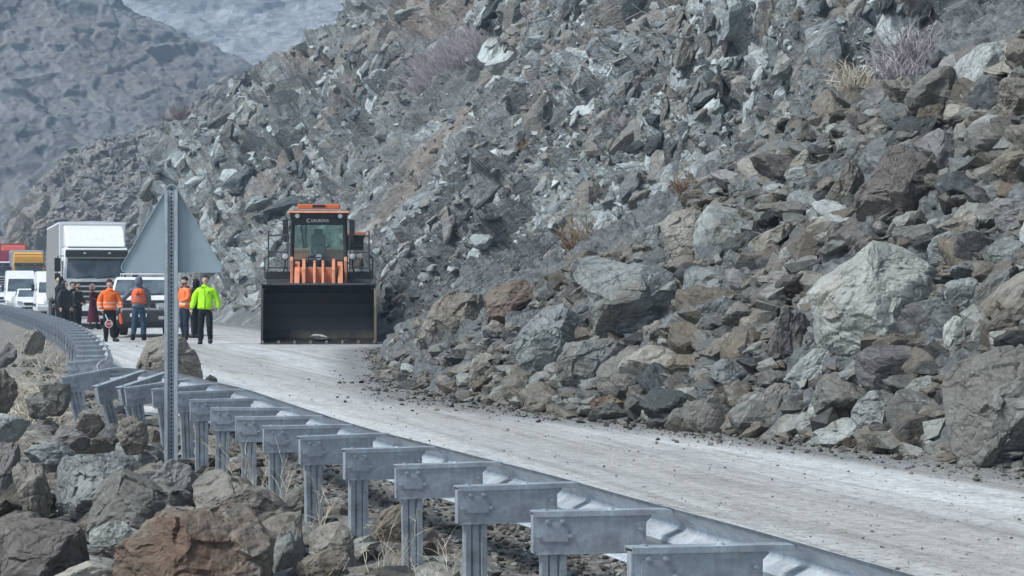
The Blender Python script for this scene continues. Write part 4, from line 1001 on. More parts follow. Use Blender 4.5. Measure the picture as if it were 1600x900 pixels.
def mirror(parent, x, y, z, w, h, mat='black'):
    s_ = 1 if x > 0 else -1; mb = MB(); mb.box((x, y, z), (w, .09, h)); mb.tube([(x-s_*w*.4, y, z-h*.2), (x-s_*(w*.5+.13), y+.05, z-h*.35)], .018, 6)
    return mb.build('mirror', M[mat], parent, bevel=.02)

def place(px, d, rz=None):
    t = math.atan(.262) if rz is None else rz
    return (PX(px, d), d, float(road_z(np.array(d)))+.006), t

def make_van(px, d, label, w=1.98, h=2.55, L=5.6, mat='white', lights='lamp', grille='black', rz=None, name='white_van'):
    loc, t = place(px, d, rz); v = empty(name, loc, t, label, 'van')
    prof = [(0.05, .32), (0, .45), (0, .82), (.12, 1.05), (.75, 1.22), (1.35, h-.52), (1.75, h-.12), (2.3, h), (L-.2, h), (L, h-.25), (L, .4), (L-.1, .32)]
    mb, hw = body_mesh(prof, w, .09, 1.15); mb.build('body', M[mat], v, bevel=.06, segs=3)
    g = MB(); a = prof[4]; b = prof[5]
    poly_slab(g, [(-hw(a[1])+.1, a[0]+.03, a[1]+.06), (hw(a[1])-.1, a[0]+.03, a[1]+.06), (hw(b[1])-.12, b[0], b[1]-.02), (-hw(b[1])+.12, b[0], b[1]-.02)], .012)
    g.build('windscreen', M['glass'], v, bevel=.01)
    for s_ in (-1, 1):
        sg = MB(); x = s_
        p = [(x*(hw(1.28)+.004), 1.0, 1.28), (x*(hw(1.28)+.004), 2.1, 1.28), (x*(hw(h-.6)+.004), 2.1, h-.6), (x*(hw(h-.6)+.004), 1.42, h-.6)]
        sg.add(p+[(q[0]-x*.01, q[1], q[2]) for q in p], [(0, 1, 2, 3), (7, 6, 5, 4), (0, 4, 5, 1), (1, 5, 6, 2), (2, 6, 7, 3), (3, 7, 4, 0)]); sg.build('side_window', M['glass_dark'], v)
        hl = MB(); hl.prism([(x*(w/2-.32), .72), (x*(w/2-.03), .76), (x*(w/2-.02), 1.0), (x*(w/2-.22), .94)], -.012, .1, 'y'); hl.build('headlight', M[lights], v, bevel=.01)
        mirror(v, x*(w/2+.16), .95, 1.5, .16, .36)
        wheel(v, x*(w/2-.13), .95, .34, .22, M['chrome']); wheel(v, x*(w/2-.13), L-1.2, .34, .22, M['chrome'])
        tr = MB(); tr.box((x*(w/2+.008), 3.0, .62), (.02, 3.2, .14)); tr.build('side_trim', M['black'], v, bevel=.006)
    gr = MB(); gr.prism([(-w*.24, .70), (w*.24, .70), (w*.27, .92), (-w*.27, .92)], -.014, .05, 'y'); gr.build('grille', M[grille], v, bevel=.01)
    bp = MB(); bp.box((0, .02, .47), (w+.02, .2, .26)); bp.build('bumper', M['black' if grille == 'black' else 'offwhite'], v, bevel=.05)
    pl = MB(); pl.box((0, -.088, .5), (.48, .01, .11)); pl.build('number_plate', M['plate'], v)
    wp = MB(); wp.tube([(-.3, .80, 1.30), (.25, .97, 1.44)], .012, 5); wp.tube([(.2, .80, 1.30), (.7, .97, 1.44)], .012, 5); wp.build('wiper', M['black'], v)
    return v
def make_car(px, d, label, mat='white', rz=None):
    loc, t = place(px, d, rz); v = empty('white_car', loc, t, label, 'car'); w, L = 1.75, 4.3
    prof = [(0.05, .25), (0, .4), (.03, .68), (.25, .82), (1.05, .95), (1.75, 1.40), (2.3, 1.46), (3.3, 1.42), (4.0, 1.02), (L, .95), (L, .4), (L-.1, .25)]
    mb, hw = body_mesh(prof, w, .35, .92); mb.build('body', M[mat], v, bevel=.05, segs=3)
    g = MB(); a, b = prof[4], prof[5]
    poly_slab(g, [(-hw(a[1])+.08, a[0]+.05, a[1]+.03), (hw(a[1])-.08, a[0]+.05, a[1]+.03), (hw(b[1])-.07, b[0]-.03, b[1]-.03), (-hw(b[1])+.07, b[0]-.03, b[1]-.03)], .014); g.build('windscreen', M['glass'], v)
    for x in (-1, 1):
        hl = MB(); hl.prism([(x*.52, .58), (x*.84, .62), (x*.84, .76), (x*.56, .72)], -.012, .2, 'y'); hl.build('headlight', M['lamp'], v, bevel=.01)
        mirror(v, x*(w/2+.06), 1.3, 1.0, .16, .12, mat); wheel(v, x*(w/2-.1), .8, .31, .2, M['chrome']); wheel(v, x*(w/2-.1), 3.4, .31, .2, M['chrome'])
        sg = MB(); p = [(x*(hw(.98)+.012), 1.45, .98), (x*(hw(.98)+.012), 3.6, .98), (x*(hw(1.36)+.012), 3.2, 1.36), (x*(hw(1.36)+.012), 1.95, 1.36)]
        sg.add(p+[(q[0]-x*.02, q[1], q[2]) for q in p], [(0, 1, 2, 3), (7, 6, 5, 4), (0, 4, 5, 1), (1, 5, 6, 2), (2, 6, 7, 3), (3, 7, 4, 0)]); sg.build('side_window', M['glass_dark'], v)
    gr = MB(); gr.prism([(-.42, .5), (.42, .5), (.46, .66), (-.46, .66)], -.012, .05, 'y'); gr.build('grille', M['black'], v)
    lb = MB(); lb.prism([(-.6, .28), (.6, .28), (.55, .40), (-.55, .40)], -.012, .06, 'y'); lb.build('air_intake', M['black'], v)
    return v

def make_truck(px, d, label, boxmat, cabmat, w=2.5, h=4.0, L=14, fairing=True, rz=None, name='white_truck', boxfront=None, cab_h=3.0, sag=False):
    loc, t = place(px, d, rz); v = empty(name, loc, t, label, 'truck')
    prof = [(.06, .95), (0, 1.15), (0, 1.75), (.22, cab_h-.12), (.4, cab_h), (2.0, cab_h), (2.0, .95)]
    mb, hw = body_mesh(prof, w-.08, .03, 1.7); mb.build('cab', M[cabmat], v, bevel=.06, segs=3)
    g = MB(); zb0, zt0 = 1.85, min(cab_h-.42, 2.62); y0 = .22*(zb0-1.75)/(cab_h-.12-1.75); y1 = .22*(zt0-1.75)/(cab_h-.12-1.75)
    poly_slab(g, [(-w/2+.16, y0, zb0), (w/2-.16, y0, zb0), (w/2-.2, y1, zt0), (-w/2+.2, y1, zt0)], .014); g.build('windscreen', M['glass'], v, bevel=.02)
    vz = MB(); vz.prism([(-.22, zt0+.06), (-.26, zt0+.30), (.2, zt0+.34), (.2, zt0+.06)], -w/2+.12, w/2-.12, 'x'); vo = vz.build('sun_visor', M['darkmetal'], v, bevel=.03)
    for x in (-.45, .45): MB().box((x, -.262, zt0+.2), (.1, .02, .05)).build('marker_light', M['lamp'], vo)
    gr = MB()
    for k in range(4): gr.prism([(-w*.37, 1.02+k*.19), (w*.37, 1.02+k*.19), (w*.37, 1.15+k*.19), (-w*.37, 1.15+k*.19)], -.022, .04, 'y')
    gr.build('grille', M['black'], v, bevel=.01)
    bp = MB(); bp.prism([(-.12, .38), (-.16, .55), (-.12, .92), (.5, .92), (.5, .34)], -w/2, w/2, 'x'); bp.build('bumper', M[cabmat], v, bevel=.05)
    ba = MB(); ba.box((0, -.158, .55), (w*.6, .02, .2)); ba.build('air_intake', M['black'], v)
    pl = MB(); pl.box((0, -.17, .42), (.5, .01, .11)); pl.build('number_plate', M['plate'], v)
    for x in (-1, 1):
        hl = MB(); hl.box((x*(w/2-.28), -.13, .75), (.42, .06, .2)); hl.build('headlight', M['lamp'], v, bevel=.02)
        m_ = MB(); m_.box((x*(w/2+.17), -.02, 2.35), (.22, .14, .5)); m_.box((x*(w/2+.17), -.02, 1.92), (.2, .12, .24)); m_.tube([(x*(w/2-.05), .1, 2.68), (x*(w/2+.16), .0, 2.66), (x*(w/2+.16), 0, 1.8)], .022, 6); m_.build('mirror', M['black'], v, bevel=.02)
        sw = MB(); sw.box((x*(w/2-.05), .85, 2.2), (.02, .85, .62)); sw.build('side_window', M['glass_dark'], v)
        wheel(v, x*(w/2-.18), .75, .5, .3, M['chrome']); wheel(v, x*(w/2-.25), 4.6, .5, .5, M['chrome']); wheel(v, x*(w/2-.2), L-2.6, .5, .4, M['chrome']); wheel(v, x*(w/2-.2), L-1.4, .5, .4, M['chrome'])
    wp = MB(); wp.tube([(-.75, -.03, 1.84), (-.1, -.02, 1.95)], .015, 5); wp.tube([(0, -.03, 1.84), (.65, -.02, 1.95)], .015, 5); wp.build('wiper', M['black'], v)
    if fairing:
        f = MB(); f.prism([(.3, cab_h+.01), (1.0, h-.32), (1.95, h-.14), (2.05, cab_h+.01)], -w/2+.15, w/2-.15, 'x'); f.build('roof_fairing', M[cabmat], v, bevel=.08, segs=3)
    ch = MB(); ch.box((-.45, 7, .85), (.14, 12, .25)); ch.box((.45, 7, .85), (.14, 12, .25)); ch.build('chassis', M['darkmetal'], v)
    n = 40; cur = MB(); top = h
    # curtain-sided body: soft ripples along the sides
    for x in (-1, 1):
        vs_ = []; ys = np.linspace(2.32, L, n)
        for i, yy in enumerate(ys):
            rp = .03*math.sin(i*1.3)+.02*math.sin(i*3.1)
            zb1 = 1.15-(.12*math.sin(i*.5)**2 if sag else 0)
            for zz, k in ((zb1, 1), (1.7, 1), (2.6, .8), (top-.25, .4), (top-.06, .0)): vs_.append((x*(w/2+.01+rp*k), yy, zz))
        fs = [(i*5+j, i*5+j+1, (i+1)*5+j+1, (i+1)*5+j) for i in range(n-1) for j in range(4)]; cur.add(vs_, fs)
    cur.build('curtain', M[boxmat], v, smooth=True)
    fr = MB(); fr.box((0, 2.28, (top+1.1)/2), (w, .06, top-1.15)); fr.build('headboard', M[boxfront or cabmat], v, bevel=.03)
    rf = MB(); rf.prism([(-w/2-.02, top-.08), (w/2+.02, top-.08), (w/2, top), (0, top+.04), (-w/2, top)], 2.26, L, 'y'); rf.build('roof', M[boxfront or cabmat], v)
    fl = MB(); fl.box((0, (L+2.3)/2, 1.06), (w, L-2.4, .14)); fl.build('deck', M['darkmetal'], v)
    return v

make_truck(151, 81, 'white lorry with grey curtain-sided body stopped behind the white pickup', 'curtain', 'white', sag=True, L=11.5)
make_van(34, 140, 'white high-roofed van in the queue left of the curtain-sided lorry', h=2.62, lights='lamp_on', grille='offwhite', name='white_van')
make_van(88, 110, 'white van half hidden beside the grey curtain of the lorry', h=2.35, w=1.9, lights='lamp_on', grille='offwhite', L=5.2, name='white_van')
make_car(50, 126, 'small white car in front of the high-roofed van')
make_car(-1, 155, 'white car cut off by the left edge of the photo')
make_truck(13, 176, 'crimson curtain-sided lorry at the back of the queue', 'crimson', 'white', boxfront='crimson', h=3.9, fairing=False, name='crimson_truck', L=12)
make_truck(45, 170, 'lorry with a yellow cab and grey body in the queue', 'curtain_blue', 'yellow', h=3.95, name='yellow_truck', w=2.45, cab_h=3.6, boxfront='offwhite', L=10)
make_truck(22, 205, 'red-roofed lorry behind the crimson one, only its top showing', 'red', 'red', h=4.5, cab_h=3.3, name='red_truck', L=13)

# white pickup in front of the lorry
def make_pickup(px, d):
    loc, t = place(px, d); v = empty('white_pickup', loc, t*.35, 'white pickup with black bumper standing in front of the curtain-sided lorry', 'pickup')
    w, L = 1.88, 5.0
    prof = [(.08, .45), (0, .62), (.02, 1.02), (.12, 1.12), (.95, 1.24), (1.55, 1.76), (1.85, 1.83), (3.1, 1.80), (3.35, 1.2), (L, 1.2), (L, .5)]
    mb, hw = body_mesh(prof, w, .16, 1.18); bo = mb.build('body', M['white'], v, bevel=.05, segs=3)
    g = MB(); a, b = prof[4], prof[5]
    poly_slab(g, [(-hw(a[1])+.07, a[0]+.03, a[1]+.03), (hw(a[1])-.07, a[0]+.03, a[1]+.03), (hw(b[1])-.07, b[0]-.02, b[1]-.02), (-hw(b[1])+.07, b[0]-.02, b[1]-.02)], .014); g.build('windscreen', M['glass'], v, bevel=.02)
    wp = MB(); wp.tube([(-.72, .93, 1.275), (-.1, 1.0, 1.34)], .014, 5); wp.tube([(.0, .93, 1.275), (.6, 1.0, 1.34)], .014, 5); wp.build('wiper', M['black'], v)
    sn = MB(); sn.box((0, .5, 1.20), (1.3, .12, .02), (.14, 0, 0)); 
    MB().prism([(-.52, .90), (.52, .90), (.47, 1.03), (-.47, 1.03)], -.014, .05, 'y').build('grille', M['black'], v, bevel=.01)
    MB().prism([(-.80, 1.05), (.80, 1.05), (.76, 1.13), (-.76, 1.13)], -.02, .1, 'y').build('bonnet_guard', M['darkmetal'], v, bevel=.02)
    MB().prism([(-.14, .33), (-.2, .48), (-.16, .84), (.3, .84), (.3, .33)], -w/2-.02, w/2+.02, 'x').build('bumper', M['black'], v, bevel=.05)
    MB().box((0, -.20, .68), (.5, .012, .11)).build('number_plate', M['plate'], v)
    MB().box((0, .3, .36), (1.4, .5, .12)).build('skid_plate', M['darkmetal'], v, bevel=.02)
    rk = MB()
    for y in (1.95, 2.9): rk.tube([(-.72, y, 1.83), (-.72, y, 1.93), (.72, y, 1.93), (.72, y, 1.83)], .022, 6)
    rk.box((0, 2.3, 1.92), (1.3, .9, .03)); rk.build('roof_rack', M['offwhite'], v, bevel=.01)
    for x in (-1, 1):
        MB().prism([(x*.56, .88), (x*.90, .90), (x*.91, 1.04), (x*.6, 1.04)], -.016, .15, 'y').build('headlight', M['lamp'], v, bevel=.01)
        MB().box((x*.68, -.185, .6), (.16, .02, .1)).build('fog_light', M['lamp'], v)
        mirror(v, x*(w/2+.13), 1.2, 1.36, .2, .2); wheel(v, x*(w/2-.14), .8, .37, .25, M['chrome']); wheel(v, x*(w/2-.14), 3.95, .37, .25, M['chrome'])
        sg = MB(); p = [(x*(hw(1.27)+.012), 1.25, 1.27), (x*(hw(1.27)+.012), 3.1, 1.27), (x*(hw(1.7)+.012), 3.0, 1.7), (x*(hw(1.7)+.012), 1.68, 1.7)]
        sg.add(p+[(q[0]-x*.02, q[1], q[2]) for q in p], [(0, 1, 2, 3), (7, 6, 5, 4), (0, 4, 5, 1), (1, 5, 6, 2), (2, 6, 7, 3), (3, 7, 4, 0)]); sg.build('side_window', M['glass_dark'], v)
make_pickup(217, 66)

# ------------------------------------------------------------------ wheel loader
def bucket_mat():
    t = NT('bucket_steel'); c = t.coord(); sp = t.node('ShaderNodeSeparateXYZ'); t.l.new(c, sp.inputs[0])
    n = t.noise(c, 3, 8, .7, .3); st = t.noise(t.coord(scale=(6, 1, .8)), 3, 6, .7)
    col = t.ramp(n, [(.3, (.006, .006, .007)), (.6, (.014, .014, .016)), (.8, (.035, .033, .032))])
    mudm = t.math('MULTIPLY', t.ramp(t.math('ADD', sp.outputs[2], t.math('MULTIPLY', n, .5)), [(.25, 1), (.85, 0)]), t.ramp(st, [(.35, .15), (.6, .9)]))
    col = t.mix(mudm, col, t.ramp(n, [(.35, (.018, .015, .011)), (.65, (.07, .056, .036))]))
    return t.fin(col, t.ramp(n, [(.3, .35), (.7, .7)]), .3, t.bump(n, .3, .02), .5)
M['bucket'] = bucket_mat()
def make_loader(px, d):
    v = empty('wheel_loader', (PX(px, d), d, float(road_z(np.array(d)))+.006), R(5), 'orange wheel loader with its wide black bucket lowered to the road', 'wheel loader')
    BW = 3.06; hb = BW/2
    sh = [(0, .02), (.45, .035), (.82, .12), (1.02, .34), (1.10, .70), (1.06, 1.08), (.92, 1.38), (.72, 1.60)]
    inner = [(0, .045), (.45, .07), (.79, .155), (.975, .36), (1.05, .70), (1.01, 1.06), (.88, 1.35), (.69, 1.57)]
    bk = MB().prism(sh+inner[::-1], -hb+.03, hb-.03, 'x').build('bucket', M['bucket'], v)
    side = [(-.02, .0), (.45, .0), (.85, .09), (1.06, .32), (1.14, .70), (1.10, 1.1), (.95, 1.42), (.74, 1.62), (.40, 1.46), (.18, 1.0)]
    for x in (-1, 1):
        MB().prism(side, x*hb, x*(hb-.03), 'x').build('side_plate', M['bucket'], bk)
        MB().prism([(-.03, .01), (.02, .01), (.22, 1.0), (.43, 1.46), (.39, 1.48), (.16, 1.01)], x*(hb+.004), x*(hb-.055), 'x').build('side_cutter', worn('rusty_edge', (.17, .13, .08) if x > 0 else (.05, .045, .04), .6, .2, .2, 5), bk)
    MB().box((0, .06, .02), (BW+.04, .26, .03)).build('cutting_edge', M['darkmetal'], bk, bevel=.006)
    tm = worn('worn_tooth_steel', (.20, .19, .17), .6, .3, .2, 5)
    for k in range(8): MB().box((-hb+.05+(BW-.1)*k/7, .02, .05), (.07, .2, .085)).build('bucket_tooth', tm, bk, bevel=.012)
    ed = MB().box((0, .70, 1.60), (BW-.5, .09, .05)); ed.add([(-hb+.01, .74, 1.45), (-hb+.25, .70, 1.625), (-hb+.25, .74, 1.58), (-hb+.01, .78, 1.40)], [(0, 1, 2, 3)]); ed.add([(hb-.01, .74, 1.45), (hb-.25, .70, 1.625), (hb-.25, .74, 1.58), (hb-.01, .78, 1.40)], [(0, 1, 2, 3)])
    ed.build('top_edge', worn('dusty_edge', (.10, .10, .10), .6, .2, .2, 5), bk)
    # stone lying in the bucket
    P, Fc = rock_shape(777, 4); me = np_mesh('stone', fit(P, .5, .4, .16), Fc); so = link('stone', me, M['pale'], loc=(PX(px, d)-.0, d+.42, .19+float(road_z(np.array(d))))); tag(so, 'flat pale stone lying inside the wheel loader bucket', 'rock')
    # lift arms and linkage
    for x in (-1, 1):
        arm = [(1.0, .35), (1.25, .25), (1.9, 1.2), (2.6, 1.7), (3.5, 1.95), (3.6, 2.12), (3.3, 2.24), (2.3, 2.18), (1.6, 1.85), (1.15, 1.3)]
        MB().prism(arm, x*.52, x*.66, 'x').build('lift_arm', M['orange'], v, bevel=.015)
        pl = [(1.35, 1.45), (1.75, 1.4), (2.2, 1.9), (2.25, 2.2), (2.05, 2.30), (1.55, 2.0)]
        MB().prism(pl, x*.36, x*.45, 'x').build('link_plate', M['orange'], v, bevel=.012)
        MB().tube([(x*.5, 2.0, 1.3), (x*.5, 3.4, 1.2)], .06, 12).build('lift_cylinder', M['darkmetal'], v)
        MB().prism([(2.0, 1.6), (2.3, 1.6), (2.35, 2.25), (2.15, 2.36), (2.02, 2.25)], x*.70, x*.78, 'x').build('pin_bracket', M['orange'], v, bevel=.015)
        MB().prism([(1.4, 1.6), (2.0, 1.6), (2.4, 2.1), (2.2, 2.26), (1.8, 2.1)], x*.08, x*.15, 'x').build('bell_crank', M['orange'], v, bevel=.015)
    ct = MB(); ct.tube([(-.6, 2.2, 1.95), (.6, 2.2, 1.95)], .11, 14); ct.box((0, 1.95, 1.85), (1.0, .2, .42)); ct.build('cross_tube', M['orange'], v, bevel=.01)
    MB().tube([(0, 2.3, 2.35), (0, 3.3, 2.2)], .085, 12).build('tilt_cylinder', M['chrome'], v)
    hs_ = MB()
    for x in (-.3, .3): hs_.tube([(x, 2.15, 2.0), (x*1.05, 1.95, 2.2), (x*.9, 2.2, 2.36), (x*.4, 2.5, 2.38), (x*.2, 3.0, 2.3)], .02, 7)
    hs_.tube([(-.35, 2.0, 2.33), (.35, 2.0, 2.33)], .018, 6); hs_.build('hydraulic_hose', M['black'], v, smooth=True)
    # frames
    MB().prism([(2.2, .5), (3.6, .5), (3.6, 2.0), (3.0, 2.1), (2.6, 1.5)], -.42, .42, 'x').build('front_frame', M['darkmetal'], v, bevel=.02)
    MB().prism([(3.7, .55), (7.4, .65), (7.5, 1.3), (7.4, 2.0), (5.2, 2.2), (3.8, 1.75)], -.75, .75, 'x').build('rear_frame', M['darkmetal'], v, bevel=.03)
    MB().prism([(5.35, 1.5), (7.5, 1.45), (7.45, 2.35), (7.1, 2.55), (5.35, 2.65)], -.82, .82, 'x').build('engine_hood', M['orange'], v, bevel=.06)
    MB().prism([(5.5, 2.65), (6.4, 2.6), (6.4, 2.95), (5.5, 3.02)], .72, 1.30, 'x').build('air_cleaner', M['darkmetal'], v, bevel=.03)
    MB().prism([(5.4, 3.02), (6.5, 2.97), (6.5, 3.08), (5.4, 3.13)], .68, 1.36, 'x').build('rear_cowl', M['orange'], v, bevel=.02)
    MB().tube([(-.4, 6.2, 2.5), (-.4, 6.2, 3.25), (-.4, 6.3, 3.35)], .06, 12).build('exhaust', M['darkmetal'], v)
    for x in (-1, 1):
        wheel(v, x*1.12, 2.75, .78, .6, M['orange']); wheel(v, x*1.12, 6.0, .78, .6, M['orange'])
        fe = MB(); arc = [(2.75+math.cos(a)*.9, .80+math.sin(a)*.95) for a in np.linspace(R(20), R(160), 12)]; arc2 = [(2.75+math.cos(a)*.86, .80+math.sin(a)*.91) for a in np.linspace(R(160), R(20), 12)]
        fe.prism(arc+arc2, x*.78, x*1.44, 'x'); fe.box((x*1.1, 3.2, 1.93), (.72, .75, .06)); fe.box((x*1.1, 2.86, 1.82), (.74, .06, .26)); fe.build('fender', M['black'], v, bevel=.02)
        st = MB(); st.box((x*1.12, 3.9, .8), (.5, .5, .05)); st.box((x*1.12, 3.95, 1.2), (.5, .4, .05)); st.box((x*1.12, 4.0, 1.6), (.5, .3, .05)); st.tube([(x*1.36, 3.7, .6), (x*1.36, 4.1, 1.9)], .025, 6); st.build('step', M['darkmetal'], v)
        hr = MB(); xo, xi = x*1.40, x*.86
        hr.tube([(xo+x*.06, 2.9, 1.75), (xo, 2.95, 2.1), (xo, 3.0, 3.0), (xo, 3.02, 3.08), (xo-x*.03, 3.05, 3.08)], .022, 8)
        hr.tube([(xo, 3.0, 2.95), (xi, 3.0, 2.98)], .018, 6); hr.tube([(xo, 3.0, 2.5), (xi, 3.0, 2.5)], .018, 6); hr.tube([(xo, 3.0, 2.06), (xi, 3.0, 2.06)], .02, 6)
        hr.tube([(xi, 3.0, 3.0), (xi, 3.0, 2.0)], .018, 6)
        hr.tube([(xo, 3.1, 2.4), (xo+x*.12, 3.8, 2.35), (xo+x*.12, 3.85, 1.75)], .02, 6); hr.tube([(xo, 3.1, 2.0), (xo+x*.12, 3.8, 1.98)], .016, 6)
        hr.build('handrail', M['darkmetal'], v, smooth=True)
        lp = MB(); lp.tube([(x*.98, 2.78, 1.95), (x*.93, 2.74, 2.1), (x*.93, 2.74, 2.28)], .022, 7); lp.lathe([(.05, .14), (.1, .1), (.105, -.02), (.095, -.03)], (x*.93, 2.68, 2.37), 'y', 18); lo = lp.build('headlight', M['black'], v, smooth=True)
        MB().lathe([(.086, 0), (.08, -.012), (.02, -.02)], (x*.93, 2.652, 2.37), 'y', 18).build('lens', M['lamp'], lo)
        mr = MB(); mr.box((x*.93, 3.25, 3.2), (.15, .07, .42)); mr.box((x*.9, 3.25, 2.87), (.14, .07, .18)); mr.tube([(x*.78, 3.4, 3.42), (x*.93, 3.28, 3.42), (x*.93, 3.28, 3.0)], .016, 6); mr.build('mirror', M['black'], v, bevel=.015)
        MB().tube([(x*1.12, 3.1, 2.2), (x*1.12, 3.1, 2.45)], .0001, 3)
    # cab: pillars, floor, roof and separate panes, seat inside
    zb, zt = 2.0, 3.50; yf, yb = 3.45, 5.0; wb, wt = .77, .74
    cabf = MB()
    for x in (-1, 1):
        cabf.tube([(x*wb, yf, zb), (x*wt, yf+.06, zt)], .055, 8); cabf.tube([(x*wb, yb, zb), (x*wt, yb-.05, zt)], .06, 8); cabf.tube([(x*wb, 4.3, zb), (x*wt, 4.3, zt)], .04, 8)
    cabf.box((0, (yf+yb)/2, zb-.02), (1.6, 1.6, .12)); cabf.box((0, yf+.01, zb+.14), (1.5, .06, .3)); cabf.box((0, (yf+yb)/2, zt+.03), (1.62, 1.72, .12)); cabf.box((0, yf-.015, zt-.12), (1.46, .03, .22))
    cabf.build('cab_frame', M['black'], v, bevel=.015)
    MB().prism([(yf-.2, zt+.10), (yf-.16, zt+.155), (yb, zt+.20), (yb+.1, zt+.10)], -.86, .86, 'x').build('roof', M['orange'], v, bevel=.02)
    MB().quad((-wb+.05, yf-.002, zb+.25), (wb-.05, yf-.002, zb+.25), (wt-.04, yf+.055, zt-.02), (-wt+.04, yf+.055, zt-.02)).build('windscreen', M['cab_glass'], v)
    for x in (-1, 1):
        MB().quad((x*wb, yf+.05, zb+.1), (x*wb, yb-.05, zb+.1), (x*wt, yb-.08, zt), (x*wt, yf+.1, zt)).build('side_window', M['cab_glass'], v)
        wl_ = MB(); wl_.lathe([(.03, .1), (.075, .06), (.08, -.02)], (x*.6, yf-.08, zt+.02), 'y', 14); wo = wl_.build('work_light', M['black'], v, smooth=True); MB().lathe([(.07, 0), (.06, -.012)], (x*.6, yf-.102, zt+.02), 'y', 14).build('lens', M['lamp'], wo)
    MB().quad((-wb, yb-.01, zb+.5), (wb, yb-.01, zb+.5), (wt, yb-.04, zt), (-wt, yb-.04, zt)).build('rear_window', M['cab_glass'], v)
    se = MB(); se.box((-.02, 4.6, 2.35), (.5, .5, .14)); se.box((-.02, 4.82, 2.72), (.48, .12, .62), (.12, 0, 0), .85); se.box((-.02, 4.87, 3.1), (.27, .1, .2)); se.build('seat', worn('seat_fabric', (.20, .27, .31), .7, 0, .1, 5), v, bevel=.04)
    sw = MB(); sw.tube([(-.02, 3.95, 2.1), (-.02, 4.1, 2.55)], .035, 8)
    ring = [(-.02+.19*math.cos(a), 4.08+.07*math.sin(a), 2.58+.17*math.sin(a)) for a in np.linspace(0, 2*math.pi, 20)]; sw.tube(ring, .016, 6); sw.build('steering_wheel', M['black'], v, smooth=True)
    MB().tube([(.0, yf-.03, zb+.28), (.3, yf-.015, zb+.75)], .013, 5).build('wiper', M['black'], v); wp = MB(); wp.tube([(-.42, yf-.02, zb+.6), (-.5, yf+.01, zb+1.25)], .015, 5); wp.build('wiper', M['black'], v)
    be = MB().prism([(yf+.0, zt+.22), (yf+.2, zt+.20), (yf+.2, zt+.36), (yf+.0, zt+.36)], -.60, .60, 'x').build('beacon_bar', M['amber'], v, bevel=.03)
    MB().box((0, yf+.08, zt+.30), (.36, .22, .08)).build('beacon_centre', M['black'], be)
    MB().box((0, yf+.1, zt+.20), (1.1, .16, .05)).build('beacon_mount', M['chrome'], be)
    text_mesh('lettering', 'UKUROVA', .115, worn('letter_white', (.8, .82, .82), .5), v, (.03, yf-.033, zt-.115), (R(90), 0, 0), .002, .92)
    text_mesh('lettering', 'C', .155, worn('letter_white', (.8, .82, .82), .5), v, (-.295, yf-.033, zt-.112), (R(90), 0, 0), .002, 1)
make_loader(498, 58.2)
# ------------------------------------------------------------------ people
def cloth_mat(name, col, rough=.85, fold=.5, sheen=0):
    t = NT(name); c = t.coord(); n = t.noise(c, 7, 4, .6, .6); m = t.noise(t.coord(scale=(1, 1, .45)), 14, 3, .5, 1.0)
    cc = t.mix(1.0, col, t.ramp(n, [(.3, .75), (.7, 1.15)]), 'MULTIPLY')
    return t.fin(cc, rough, 0, t.bump(m, fold, .03), .3)
def hivis_mat(name, col, bands, dark=None):
    """bands: (z0, z1, colour) in metres above the ground: reflective tape sewn round the garment"""
    t = NT(name); c = t.coord(); sp = t.node('ShaderNodeSeparateXYZ'); t.l.new(c, sp.inputs[0]); z = sp.outputs[2]
    n = t.noise(c, 7, 4, .6, .6); m = t.noise(t.coord(scale=(1, 1, .45)), 14, 3, .5, 1.0)
    cc = t.mix(1.0, col, t.ramp(n, [(.3, .82), (.7, 1.08)]), 'MULTIPLY')
    for z0, z1, bc in bands:
        f = t.math('MULTIPLY', t.math('GREATER_THAN', z, z0), t.math('LESS_THAN', z, z1)); cc = t.mix(f, cc, bc)
    return t.fin(cc, .6, 0, t.bump(m, .5, .03), .4)
M['skin'] = cloth_mat('skin', (.60, .40, .31), .55, .1)
M['hair'] = cloth_mat('dark_hair', (.014, .011, .010), .6, .8)
M['blackcloth'] = cloth_mat('black_cloth', (.014, .014, .017))
M['puffer'] = cloth_mat('black_puffer', (.022, .025, .032), .5, .9)
M['leather'] = cloth_mat('black_leather', (.016, .018, .017), .38, .8)
M['jeans'] = cloth_mat('blue_jeans', (.035, .075, .12))
M['darkjeans'] = cloth_mat('dark_blue_jeans', (.02, .032, .052))
M['greyhood'] = cloth_mat('grey_sweatshirt', (.13, .155, .20))
M['burgundy'] = cloth_mat('burgundy_wool', (.06, .014, .022))
M['burgundy2'] = cloth_mat('burgundy_skirt', (.085, .012, .025))
M['scarf'] = cloth_mat('headscarf', (.24, .15, .145))
M['shoe'] = cloth_mat('shoe_leather', (.012, .012, .013), .5)
M['cream'] = cloth_mat('cream_trim', (.5, .46, .4))
TAPE = (.55, .53, .50)
M['orangejacket'] = hivis_mat('orange_jacket', (.95, .17, .02), [(.98, 1.03, (.75, .42, .30)), (1.10, 1.14, (.75, .42, .30))])
M['orangejacket2'] = hivis_mat('orange_jacket_plain', (.92, .20, .05), [(.99, 1.06, (.8, .55, .42))])
M['vest'] = hivis_mat('orange_vest', (.85, .15, .045), [(1.10, 1.125, (.28, .22, .24)), (1.19, 1.215, (.28, .22, .24))])
M['green'+'jacket'] = hivis_mat('lime_jacket', (.46, .98, .01), [(.885, .90, (.30, .62, .03)), ])
